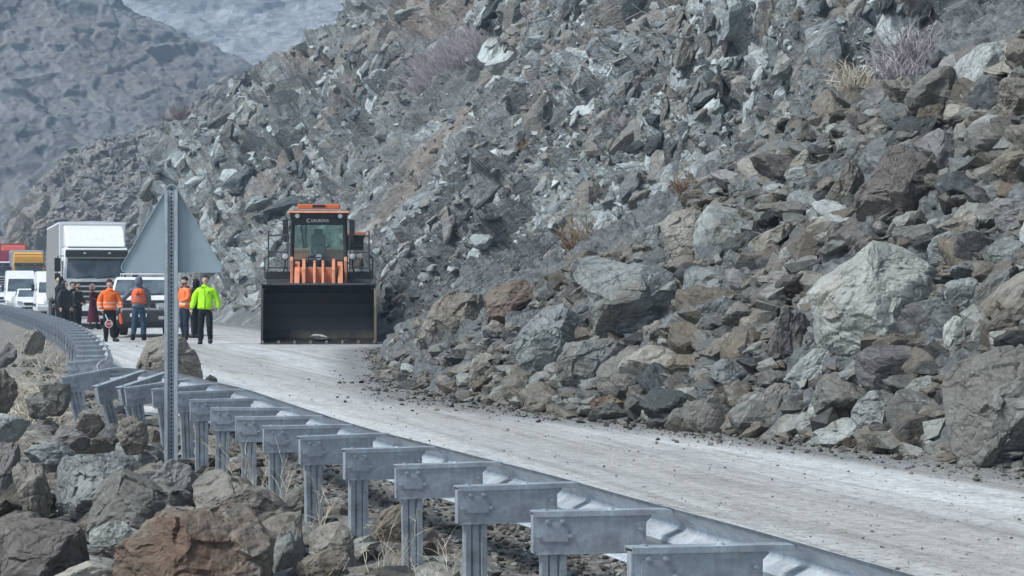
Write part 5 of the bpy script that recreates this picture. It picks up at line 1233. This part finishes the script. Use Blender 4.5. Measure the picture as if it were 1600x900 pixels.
def skin_geo(verts, edges, level=2):
    """verts: [(x,y,z,rx[,ry])]; returns evaluated (V, polys)"""
    me = bpy.data.meshes.new('tmp'); me.from_pydata([v[:3] for v in verts], edges, []); me.update()
    o = bpy.data.objects.new('tmp', me); COL.objects.link(o)
    m = o.modifiers.new('s', 'SKIN'); m.use_smooth_shade = True; m.branch_smoothing = .4
    sv_ = me.skin_vertices[0].data
    for i, v in enumerate(verts): sv_[i].radius = (v[3], v[4] if len(v) > 4 else v[3]); sv_[i].use_root = (i == 0)
    s2 = o.modifiers.new('u', 'SUBSURF'); s2.levels = level; s2.render_levels = level
    bpy.context.view_layer.update()
    ev = bpy.data.meshes.new_from_object(o.evaluated_get(bpy.context.evaluated_depsgraph_get()))
    V = [v.co.copy() for v in ev.vertices]; Fc = [tuple(p.vertices) for p in ev.polygons]
    bpy.data.objects.remove(o); bpy.data.meshes.remove(me); bpy.data.meshes.remove(ev); return V, Fc
def geo_obj(name, parts, mat, parent, folds=0, seed=0):
    vs_ = []; fs = []
    for V, Fc in parts: n = len(vs_); vs_ += [tuple(v) for v in V]; fs += [tuple(i+n for i in f) for f in Fc]
    if folds:
        A = np.array(vs_); nn = fbm(A*np.array([1, 1, .6]), .11, 3, seed)
        c = A.copy(); c[:, :2] = 0
        d = A-c; d /= np.linalg.norm(d, axis=1, keepdims=True)+1e-6; A = A+d*(nn*folds)[:, None]; vs_ = [tuple(v) for v in A]
    me = bpy.data.meshes.new(name); me.from_pydata(vs_, [], fs); me.update(); me.polygons.foreach_set('use_smooth', [True]*len(me.polygons))
    return link(name, me, mat, parent)
def ell(c, r, n=16, m=12, fn=None):
    V = []; Fc = []
    for i in range(m+1):
        th = math.pi*i/m
        for k in range(n):
            ph = 2*math.pi*k/n; p = Vector((math.sin(th)*math.cos(ph), math.sin(th)*math.sin(ph), math.cos(th)))
            if fn: p = fn(p)
            V.append(Vector((c[0]+p.x*r[0], c[1]+p.y*r[1], c[2]+p.z*r[2])))
    for i in range(m):
        for k in range(n): Fc.append((i*n+k, (i+1)*n+k, (i+1)*n+(k+1) % n, i*n+(k+1) % n))
    return V, Fc
def xf(parts, Mx): return [([Mx @ v for v in V], Fc) for V, Fc in parts]

def person(px, d, height, label, rz=0, arms=None, legs=None, top=None, trousers=None, head='hair', headmat=None, hood=False,
           jacket_len=.84, headturn=0, extras=None, bulk=1.0, skirt=None, group=None, collar=True, vest=None):
    """local: faces -y, x to the viewer's right when facing the camera; 1.75 m figure scaled to height"""
    z0 = float(road_z(np.array(d)))+.006
    v = empty('person', (PX(px, d), d, z0), rz, label, 'person', group); v.scale = (height/1.75,)*3
    # arms: for side -1 (viewer's left) and +1: elbow, wrist, hand tip points
    A = {-1: ((-.265, .02, 1.14), (-.275, -.06, .90), (-.31, -.09, .80)), 1: ((.265, .02, 1.14), (.275, -.06, .90), (.275, -.09, .80))}
    if arms: A.update(arms)
    Lg = {-1: ((-.10, 0, .50), (-.11, .02, .09), (-.12, -.13, .04)), 1: ((.10, 0, .50), (.11, .02, .09), (.12, -.13, .04))}
    if legs: Lg.update(legs)
    V = [(0, 0, .97, .10, .08), (0, 0, 1.08, .11, .09), (0, .0, 1.25, .15, .11), (0, 0, 1.40, .14, .095), (0, .0, 1.49, .052), (0, -.005, 1.55, .054), (0, -.01, 1.63, .075, .088), (0, -.008, 1.70, .065, .078)]
    E = [(i, i+1) for i in range(7)]
    for s_ in (-1, 1):
        el, wr, ht = A[s_]; i = len(V)
        V += [(s_*.175, 0, 1.42, .062), (*el, .045), (*wr, .030, .024)]; E += [(3, i), (i, i+1), (i+1, i+2)]
        kn, an, to = Lg[s_]; i = len(V)
        V += [(s_*.08, 0, .88, .07), (*kn, .050), (*an, .038), (*to, .03, .02)]; E += [(0, i), (i, i+1), (i+1, i+2), (i+2, i+3)]
    parts = [skin_geo(V, E, 1)]
    # head with face
    def hf(p):
        z = p.z; q = Vector(p)
        if z < 0: q.x *= 1-.28*(-z)**1.5; q.y = q.y*(1-.12*(-z)) - .05*(-z)
        if q.y < 0: q.y *= .96
        return q
    hd = [ell((0, -.012, 1.655), (.077, .095, .115), 20, 16, hf), ell((0, -.112, 1.640), (.013, .020, .024), 8, 6), ell((0, -.100, 1.597), (.024, .010, .007), 8, 6)]
    for x in (-1, 1): hd += [ell((x*.078, .0, 1.645), (.012, .022, .030), 8, 6), ell((x*.030, -.094, 1.662), (.016, .010, .009), 8, 6)]
    T = Matrix.Translation((0, 0, 1.6)) @ Matrix.Rotation(headturn, 4, 'Z') @ Matrix.Translation((0, 0, -1.6))
    parts += xf(hd, T)
    # hands: palm, four unequal fingers and a thumb leaving the side of the palm
    for s_ in (-1, 1):
        el, wr, ht = [Vector(q) for q in A[s_]]; dr = (ht-wr).normalized(); side = Vector((0, -1, 0)) if abs(dr.z) > .6 else Vector((0, 0, 1))
        side = (side-dr*side.dot(dr)).normalized(); inw = dr.cross(side)*(s_)
        if inw.x*s_ > 0: inw = -inw
        parts.append(skin_geo([(*wr, .027, .022), (*(wr+dr*.045), .040, .017), (*(wr+dr*.088), .040, .015)], [(0, 1), (1, 2)], 1))
        for k, L in enumerate((.068, .078, .072, .056)):
            b = wr+dr*.080+side*(.030-.020*k); m_ = b+dr*L*.55+inw*.008; e = m_+dr*L*.35+inw*.020
            parts.append(skin_geo([(*b, .0095), (*m_, .0085), (*e, .0075)], [(0, 1), (1, 2)], 1))
        b = wr+dr*.028+side*.030; m_ = b+side*.026+dr*.028; e = m_+dr*.030+inw*.010+side*.004
        parts.append(skin_geo([(*b, .013), (*m_, .0105), (*e, .009)], [(0, 1), (1, 2)], 1))
    geo_obj('body', parts, M['skin'], v)
    # eyes and brows
    ey = [ell((x*.030, -.101, 1.660), (.008, .006, .0045), 8, 6) for x in (-1, 1)]
    geo_obj('eyes', xf(ey, T), M['hair'], v)
    # trousers
    if skirt is None:
        tv = [(0, 0, .97, .155*bulk, .125*bulk), (0, .0, .89, .15, .125)]; te = [(0, 1)]
        for s_ in (-1, 1):
            kn, an, to = Lg[s_]; i = len(tv); h = Vector((s_*.095, 0, .80)); kv = Vector(kn); av = Vector(an)
            tv += [(*h, .115, .12), (*(h.lerp(kv, .5)), .102), (*kn, .090), (*(kv.lerp(av, .5)), .086), (*(av+Vector((0, 0, .02))), .076)]; te += [(1, i), (i, i+1), (i+1, i+2), (i+2, i+3), (i+3, i+4)]
        geo_obj('trousers', [skin_geo(tv, te, 2)], trousers, v, .022, 5)
    else:
        mb = MB(); prof = [(.17, .95), (.20, .8), (.235, .6), (.27, .4), (.30, .28), (.28, .27)]; n = 36; vs_ = []
        for (r, z) in prof:
            for k in range(n):
                a = 2*math.pi*k/n; rr = r*(1+.07*math.sin(a*7)*(.97-z)); vs_.append((rr*math.cos(a)+(.97-z)*.10, rr*.8*math.sin(a), z))
        fs = [(i*n+k, i*n+(k+1) % n, (i+1)*n+(k+1) % n, (i+1)*n+k) for i in range(len(prof)-1) for k in range(n)]
        mb.add(vs_, fs).build('skirt', skirt, v, smooth=True)
        ls = []
        for s_ in (-1, 1): kn, an, to = Lg[s_]; ls.append(skin_geo([(*kn, .055), (*an, .045)], [(0, 1)], 1))
        geo_obj('stockings', ls, M['scarf'], v)
    # shoes
    for s_ in (-1, 1):
        sh = []
        kn, an, to = [Vector(q) for q in Lg[s_]]; f = to-an; f.z = 0; f = f.normalized() if f.length > .01 else Vector((0, -1, 0))
        h = an-f*.045; h.z = .05+max(0, an.z-.09)
        b = an+f*.09; b.z = .045+max(0, an.z-.09)*.6; t_ = an+f*.18; t_.z = .035+max(0, to.z-.04)
        sh.append(skin_geo([(h.x, h.y, h.z, .068, .066), (b.x, b.y, b.z, .070, .056), (t_.x, t_.y, t_.z, .060, .044)], [(0, 1), (1, 2)], 2))
        sh.append(skin_geo([(an.x, an.y, an.z+.12, .074), (an.x, an.y, an.z-.03, .068)], [(0, 1)], 1))
        geo_obj('shoe', sh, M['shoe'], v)
    # jacket: torso and sleeves in one garment
    jl = jacket_len
    jv = [(0, 0, jl+.04, .195*bulk, .150*bulk), (0, 0, jl+.14, .195*bulk, .150*bulk), (0, 0, 1.13, .190*bulk, .145*bulk), (0, 0, 1.28, .190*bulk, .14*bulk), (0, .005, 1.385, .150*bulk, .115*bulk), (0, .0, 1.465, .100, .098), (0, -.002, 1.54, .085, .088)]
    je = [(i, i+1) for i in range(6)]
    for s_ in (-1, 1):
        el, wr, ht = [Vector(q) for q in A[s_]]; i = len(jv); shd = Vector((s_*.185, .0, 1.405))
        jv += [(*shd, .082*bulk), (*(shd.lerp(el, .5)), .080*bulk), (*el, .074*bulk), (*(el.lerp(wr, .55)), .068*bulk), (*wr, .058)]; je += [(4, i), (i, i+1), (i+1, i+2), (i+2, i+3), (i+3, i+4)]
    jo = geo_obj('jacket', [skin_geo(jv, je, 2)], top, v, .030, int(px))
    if vest:
        vv = [(0, .0, .98, .235, .190), (0, 0, 1.12, .232, .188), (0, 0, 1.28, .235, .184), (0, .0, 1.40, .205, .160), (0, 0, 1.46, .14, .13)]
        geo_obj('vest', [skin_geo(vv, [(0, 1), (1, 2), (2, 3), (3, 4)], 2)], vest, v, .015, 3)
    # head covering
    if head == 'hair':
        def cap(p): q = Vector(p); return Vector((q.x, q.y, max(q.z, -.25 if q.y > .1 else .50+.1*abs(q.x))))
        geo_obj('hair', xf([ell((0, .0, 1.678), (.086, .098, .108), 20, 14, cap)], T), headmat or M['hair'], v)
    elif head == 'beanie':
        def cap(p): q = Vector(p); return Vector((q.x, q.y, max(q.z, .0 if q.y > .0 else .30)))
        geo_obj('beanie', xf([ell((0, -.002, 1.688), (.092, .108, .112), 20, 14, cap)], T), headmat or M['blackcloth'], v, .004)
    elif head in ('hood', 'scarf'):
        def cap(p):
            q = Vector(p)
            if q.y < -.45 and q.z < .62 and abs(q.x) < .8: q.y = -.45+(q.y+.45)*.05     # opening for the face
            if q.z < -.3: q.x *= 1+.25*(-q.z-.3); q.y *= 1+.1*(-q.z)
            return q
        geo_obj('hood' if head == 'hood' else 'headscarf', xf([ell((0, .022, 1.640), (.112, .128, .150), 22, 16, cap)], T), headmat or top, v, .012, 9)
    if 'beard' in (extras or ()):
        def cap(p): q = Vector(p); return Vector((q.x, q.y, min(q.z, -.52)))
        geo_obj('beard', xf([ell((0, -.016, 1.655), (.078, .099, .122), 16, 12, cap)], T), M['hair'], v)
    if 'zip' in (extras or ()):
        MB().box((0, -.158, 1.17), (.012, .012, .54), (-.02, 0, 0)).build('zip', M['blackcloth'], v)
        rg_ = [(.10+.020*math.cos(a), -.150, 1.345+.020*math.sin(a)) for a in np.linspace(0, 2*math.pi, 14)]
        MB().tube(rg_, .006, 5).box((.10, -.150, 1.315), (.018, .008, .016)).build('chest_emblem', M['blackcloth'], v)
    return v
# in front of the pickup and on the road
person(321, 58.2, 1.80, 'man in a bright lime green jacket walking towards the camera with black trousers', R(3),
       arms={-1: ((-.30, .03, 1.14), (-.35, -.03, .90), (-.36, -.06, .81)), 1: ((.30, .05, 1.15), (.34, .0, .91), (.35, -.03, .82))},
       legs={-1: ((-.11, -.02, .50), (-.13, .02, .09), (-.14, -.13, .04)), 1: ((.11, -.07, .51), (.12, .05, .12), (.13, -.10, .05))},
       top=M['greenjacket'], trousers=M['blackcloth'], extras=('zip',), bulk=1.13)
p7 = person(289, 63.0, 1.78, 'man in orange jacket and black beanie right of the sign post, looking left', R(-50), headturn=R(-22),
       arms={-1: ((-.24, -.05, 1.16), (-.20, -.28, 1.10), (-.14, -.36, 1.10)), 1: ((.25, -.04, 1.16), (.20, -.26, 1.08), (.12, -.33, 1.08))},
       legs={-1: ((-.10, -.03, .50), (-.12, .06, .09), (-.12, -.09, .04)), 1: ((.12, -.04, .50), (.15, -.04, .09), (.16, -.19, .04))},
       top=M['orangejacket2'], trousers=M['darkjeans'], head='beanie', extras=('beard',), bulk=1.08)
person(305, 65.5, 1.74, 'person in black clothes and black hood standing behind the lime green jacket', R(-115),
       top=M['blackcloth'], trousers=M['blackcloth'], head='hood')
p5 = person(171, 61.0, 1.70, 'traffic man in orange jacket and dark red beanie holding a round stop paddle', R(12), headturn=R(22),
       arms={-1: ((-.28, .02, 1.14), (-.24, -.12, .92), (-.20, -.16, .82)), 1: ((.29, .0, 1.15), (.33, -.10, .93), (.34, -.14, .84))},
       legs={-1: ((-.09, 0, .50), (-.10, .02, .09), (-.13, -.12, .04)), 1: ((.11, -.02, .50), (.14, .0, .09), (.24, -.10, .04))},
       top=M['orangejacket'], trousers=M['blackcloth'], head='beanie', headmat=cloth_mat('dark_red_wool', (.06, .016, .016)), bulk=1.12)
p6 = person(217, 62.6, 1.80, 'person seen from behind in orange vest over grey hoodie reaching one arm to the left', R(184),
       arms={1: ((.42, -.10, 1.17), (.62, -.16, 1.02), (.70, -.18, .99)), -1: ((-.27, -.02, 1.16), (-.27, -.10, .95), (-.26, -.12, .88))},
       legs={-1: ((-.12, -.02, .50), (-.13, .02, .09), (-.15, -.12, .04)), 1: ((.11, 0, .50), (.16, .02, .09), (.19, -.10, .04))},
       top=M['greyhood'], trousers=M['jeans'], head='hood', vest=M['vest'], bulk=1.02)
# emblem on the vest back
em = MB()
em.lathe([(.018, 0), (.018, .006)], (0, .186, 1.33), 'y', 10)
for x in (-1, 1): em.prism([(x*.015, 1.275), (x*.075, 1.31), (x*.062, 1.27), (x*.03, 1.25), (0, 1.245)], .184, .192, 'y')
em.prism([(-.02, 1.32), (0, 1.365), (.02, 1.32), (0, 1.265)], .183, .190, 'y'); em.build('back_emblem', M['blackcloth'], p6)
# stop paddle and torch wand held by the traffic man
def held(name, label, cat, px, py, d):
    return empty(name, (PX(px, d), d, PZ(py, d)), R(8), label, cat)
pd = held('stop_paddle', 'round red and white stop paddle held by the traffic man in orange', 'sign', 170, 506, 60.7); pd.scale = (.74,)*3
MB().tube([(-.13, 0, .36), (-.03, 0, .12)], [.022, .03], 10).build('handle', M['plate'], pd, smooth=True)
MB().lathe([(.145, -.012), (.15, 0), (.145, .012)], (0, 0, 0), 'y', 32).build('disc', M['plate'], pd, smooth=True)
MB().lathe([(.122, -.016), (.122, -.010)], (0, 0, 0), 'y', 32).build('red_face', worn('red_sheet', (.45, .02, .03), .4, 0, .05, 5), pd)
text_mesh('lettering', 'DUR', .125, M['plate'], pd, (0, -.019, 0), (R(90), 0, 0), .001)
wd = held('traffic_wand', 'orange traffic wand hanging from the right hand of the traffic man', 'wand', 188, 492, 60.6)
MB().tube([(-.02, 0, .20), (0, 0, .02)], .02, 8).build('handle', M['black'], wd, smooth=True)
MB().tube([(0, 0, .03), (.02, 0, -.18), (.03, 0, -.25)], [.034, .045, .036], 10).build('cone', worn('orange_plastic', (.85, .14, .04), .4, 0, .05, 5), wd, smooth=True)
# the onlookers by the lorry
person(145, 79.0, 1.62, 'woman in burgundy coat and long burgundy skirt with a headscarf, facing right', R(75),
       arms={-1: ((-.22, -.06, 1.16), (-.16, -.30, 1.18), (-.12, -.38, 1.20)), 1: ((.22, -.10, 1.18), (.16, -.34, 1.22), (.12, -.42, 1.25))},
       legs={-1: ((-.08, .02, .5), (-.08, .10, .09), (-.08, -.05, .04)), 1: ((.10, -.05, .50), (.10, -.16, .09), (.10, -.31, .04))},
       top=M['burgundy'], skirt=M['burgundy2'], head='scarf', headmat=M['scarf'], jacket_len=.80)
person(121, 71, 1.66, 'bearded man in black leather jacket standing at the guardrail facing right', R(70), headturn=R(10),
       arms={-1: ((-.22, -.04, 1.15), (-.14, -.22, 1.05), (-.06, -.27, 1.04)), 1: ((.24, -.02, 1.15), (.16, -.22, 1.02), (.08, -.28, 1.02))},
       top=M['leather'], trousers=M['blackcloth'], extras=('beard',), bulk=1.15)
person(101, 70, 1.70, 'man in dark padded hooded jacket with the hood up, left of the leather jacket', R(60), headturn=R(15),
       top=M['puffer'], trousers=M['blackcloth'], head='hood', bulk=1.2, jacket_len=.80)
person(93, 76, 1.86, 'tall person with a black hood at the left end of the onlookers', R(-60),
       top=M['blackcloth'], trousers=M['blackcloth'], head='hood', bulk=1.1)
person(113, 74, 1.68, 'dark-haired man partly hidden between the padded hood and the leather jacket', R(70),
       top=M['blackcloth'], trousers=M['blackcloth'], head='hair', bulk=1.05)

# ------------------------------------------------------------------ dry plants
def twig_mat(name, a, b):
    t = NT(name); g = t.node('ShaderNodeNewGeometry'); c = t.mix(g.outputs['Random Per Island'], a, b); return t.fin(c, .85, 0, None, .2)
M['straw'] = twig_mat('dry_straw', (.34, .29, .21), (.66, .60, .50))
M['twig_grey'] = twig_mat('grey_twig', (.25, .22, .235), (.48, .43, .45))
M['twig_brown'] = twig_mat('brown_twig', (.16, .11, .075), (.34, .25, .17))
M['twig_red'] = twig_mat('reddish_twig', (.10, .06, .06), (.20, .13, .13))
def plant_geo(seed, n, h, spread, w=.004, droop=.3, forks=2, lean=(0, 0)):
    rg = random.Random(seed); V = []; Fc = []
    def blade(p, dirv, L, w_, depth):
        segs = 4; pts = [Vector(p)]; dv = Vector(dirv).normalized()
        for i in range(segs):
            dv = (dv+Vector((rg.uniform(-.22, .22), rg.uniform(-.22, .22), rg.uniform(-.1, .1)-droop*(i/segs)))).normalized(); pts.append(pts[-1]+dv*L/segs)
        sd_ = dv.orthogonal().normalized(); up = dv.cross(sd_).normalized(); b = len(V)
        for i, q in enumerate(pts):
            ww = w_*(1-.8*i/segs)
            for k in range(3): a = 2.094*k; V.append(q+(sd_*math.cos(a)+up*math.sin(a))*ww)
        for i in range(segs):
            for k in range(3): Fc.append((b+i*3+k, b+i*3+(k+1) % 3, b+i*3+3+(k+1) % 3, b+i*3+3+k))
        if depth > 0:
            for _ in range(rg.randint(2, 3)):
                q = pts[rg.randint(1, segs)]; blade(q, dv+Vector((rg.uniform(-.9, .9), rg.uniform(-.9, .9), rg.uniform(-.3, .6))), L*.5, w_*.6, depth-1)
    for _ in range(n):
        a = rg.uniform(0, 6.283); r = rg.random()*spread*.35; t = rg.random()*spread/h
        blade((math.cos(a)*r, math.sin(a)*r, -.02), (math.cos(a)*t+lean[0], math.sin(a)*t+lean[1], 1), h*rg.uniform(.6, 1.1), w, forks)
    return V, Fc
def plant(name, loc, geo, mat, label, cat, group=None, scale=1, rz=0):
    V, Fc = geo; me = bpy.data.meshes.new(name); me.from_pydata([tuple(q) for q in V], [], Fc); me.update()
    o = link(name, me, mat, None, loc, (0, 0, rz), (scale,)*3); return tag(o, label, cat, group)
# foreground weeds by the posts
GW = 'dry weeds by the guardrail posts'
for i, (px, py, d, h, n) in enumerate([(398, 735, 16.0, .42, 16), (425, 745, 15.4, .45, 12), (505, 800, 13.6, .45, 7), (545, 850, 12.7, .30, 7), (600, 880, 12.0, .30, 8), (700, 880, 11.8, .35, 6), (655, 890, 11.6, .2, 8), (760, 893, 11.2, .35, 4), (240, 735, 18.0, .25, 8)]):
    z = float(ground_h(np.array(PX(px, d)), np.array(d)))
    plant('dry_weed', (PX(px, d), d, z), plant_geo(60+i, n, h, h*.7, .0032, .25, 1 if i % 2 else 2), M['straw'], 'dry straw-coloured weed growing beside the guardrail posts in the foreground', 'weed', GW)
# straw patch left of the far guardrail: nobody could count it
V, Fc = [], []
rg = random.Random(5)
for i in range(120):
    px = rg.uniform(5, 105); py = 560
    d = rg.uniform(25, 60) if rg.random() < .4 else rg.uniform(24, 34); X = PX(px, d)
    if X > rail_line(d)-.55: X = rail_line(d)-.55-rg.random()*1.5
    g = plant_geo(1000+i % 24, 8, .40, .5, .007, .6, 1, (rg.uniform(-.5, .8), 0)); b = len(V); z = float(ground_h(np.array(X), np.array(d))); k = rg.uniform(.5, 1.15)
    V += [Vector((q.x*k+X, q.y*k+d, q.z*k+z)) for q in g[0]]; Fc += [tuple(a+b for a in f) for f in g[1]]
me = bpy.data.meshes.new('dry_grass'); me.from_pydata([tuple(q) for q in V], [], Fc); me.update()
tag(link('dry_grass', me, M['straw']), 'pale dry grass on the bank left of the far guardrail', 'grass', kind='stuff')
# bank that carries the grass: low hummocks beside the far rail
# shrubs on the hillside
def hill_plant(px, py, mat, h, n, seed, label, group, lean=(-.5, -.3), spread=1.0, forks=2, w=.012):
    d = hit(px, py, 15, 165); plant('dry_shrub', (PX(px, d), d-.35, PZ(py, d)-.1), plant_geo(seed, n, h, h*spread, w, .1, forks, lean), mat, label, 'shrub', group)
GP = 'bare purple-grey shrubs on the hillside'
for i in range(12):
    t = i/11; hill_plant(668+92*t+rng.uniform(-4, 4), 158-62*t+rng.uniform(-4, 4), M['twig_grey'], 1.6, 60, 300+i, 'bare purple-grey shrub in the long diagonal row high on the hillside', 'bare shrubs in the diagonal row', (-.3, -.2), .8, 2, .013)
for i, (px, py, h) in enumerate([(470, 300, 1.0), (505, 285, 1.2), (445, 330, .8), (420, 310, .7), (540, 250, .9), (612, 215, .9), (395, 345, .7)]):
    hill_plant(px, py, M['twig_grey'], h, 34, 340+i, 'small bare grey shrub on the slope above the lorry and wheel loader', 'small grey shrubs on the slope', (-.2, -.2), .9, 2, .012)
for i, (px, py, h, lab) in enumerate([(268, 212, 1.7, 'dark reddish bush on the skyline of the hillside above the sign'), (285, 190, 1.4, 'dark bush on the skyline just right of the reddish bush')]):
    hill_plant(px, py, M['twig_red'], h, 50, 360+i, lab, None, (0, 0), .9, 2, .02)
for i, (px, py, h, lab) in enumerate([(703, 378, .42, 'round brown tuft on the slope above the rusty blocky boulder'), (900, 385, .5, 'brown dry tuft on the slope above the broad leaning slab'),
        (1328, 145, .42, 'pale dry grass tuft hanging under the dark cliff bulge'), (1185, 55, .6, 'brown tuft on top of the cliff bulge'), (1345, 25, .6, 'brown tuft at the top edge of the cliff'),
        (1400, 130, .45, 'grey dry bush in the gully right of the cliff bulge'), (1420, 95, .5, 'taller grey bush higher in the gully'), (985, 205, .6, 'pinkish bare shrub left of the pale cliff plate'), (1070, 300, .3, 'small tuft on top of the rough brown block'), (830, 240, .5, 'brown tuft in the middle of the hillside')]):
    hill_plant(px, py, M['twig_brown'] if i not in (2, 5, 6, 7) else (M['straw'] if i == 2 else M['twig_grey']), h, 60, 380+i, lab, None, (-.1, -.25), 1.0, 2, .011)
# fallen bare branch lying high on the slope
d = hit(1000, 40); br = MB(); br.tube([(0, 0, 0), (.5, -.1, .25), (1.0, -.1, .1), (1.5, -.1, -.35)], [.02, .016, .012, .006], 6); br.tube([(.5, -.1, .25), (.2, -.1, .5)], .008, 5); br.tube([(1.0, -.1, .1), (1.3, -.1, .3)], .007, 5)
bo = br.build('bare_branch', M['twig_grey'], None, smooth=True); bo.location = (PX(975, d), d-.6, PZ(35, d)); tag(bo, 'thin bare branch lying high on the hillside above the cliff', 'branch')

# ------------------------------------------------------------------ haze in the valley air
hz = MB().box((-300, 900, 130), (4000, 2000, 300)); ho = hz.build('haze', None, None)
hm = bpy.data.materials.new('haze_air'); hm.use_nodes = True; nt = hm.node_tree; nt.nodes.remove(nt.nodes['Principled BSDF'])
pv = nt.nodes.new('ShaderNodeVolumePrincipled'); pv.inputs['Color'].default_value = (.52, .74, 1.0, 1); pv.inputs['Density'].default_value = .0009; pv.inputs['Anisotropy'].default_value = .3
nt.links.new(pv.outputs[0], nt.nodes['Material Output'].inputs['Volume']); ho.data.materials.append(hm); tag(ho, kind='stuff')
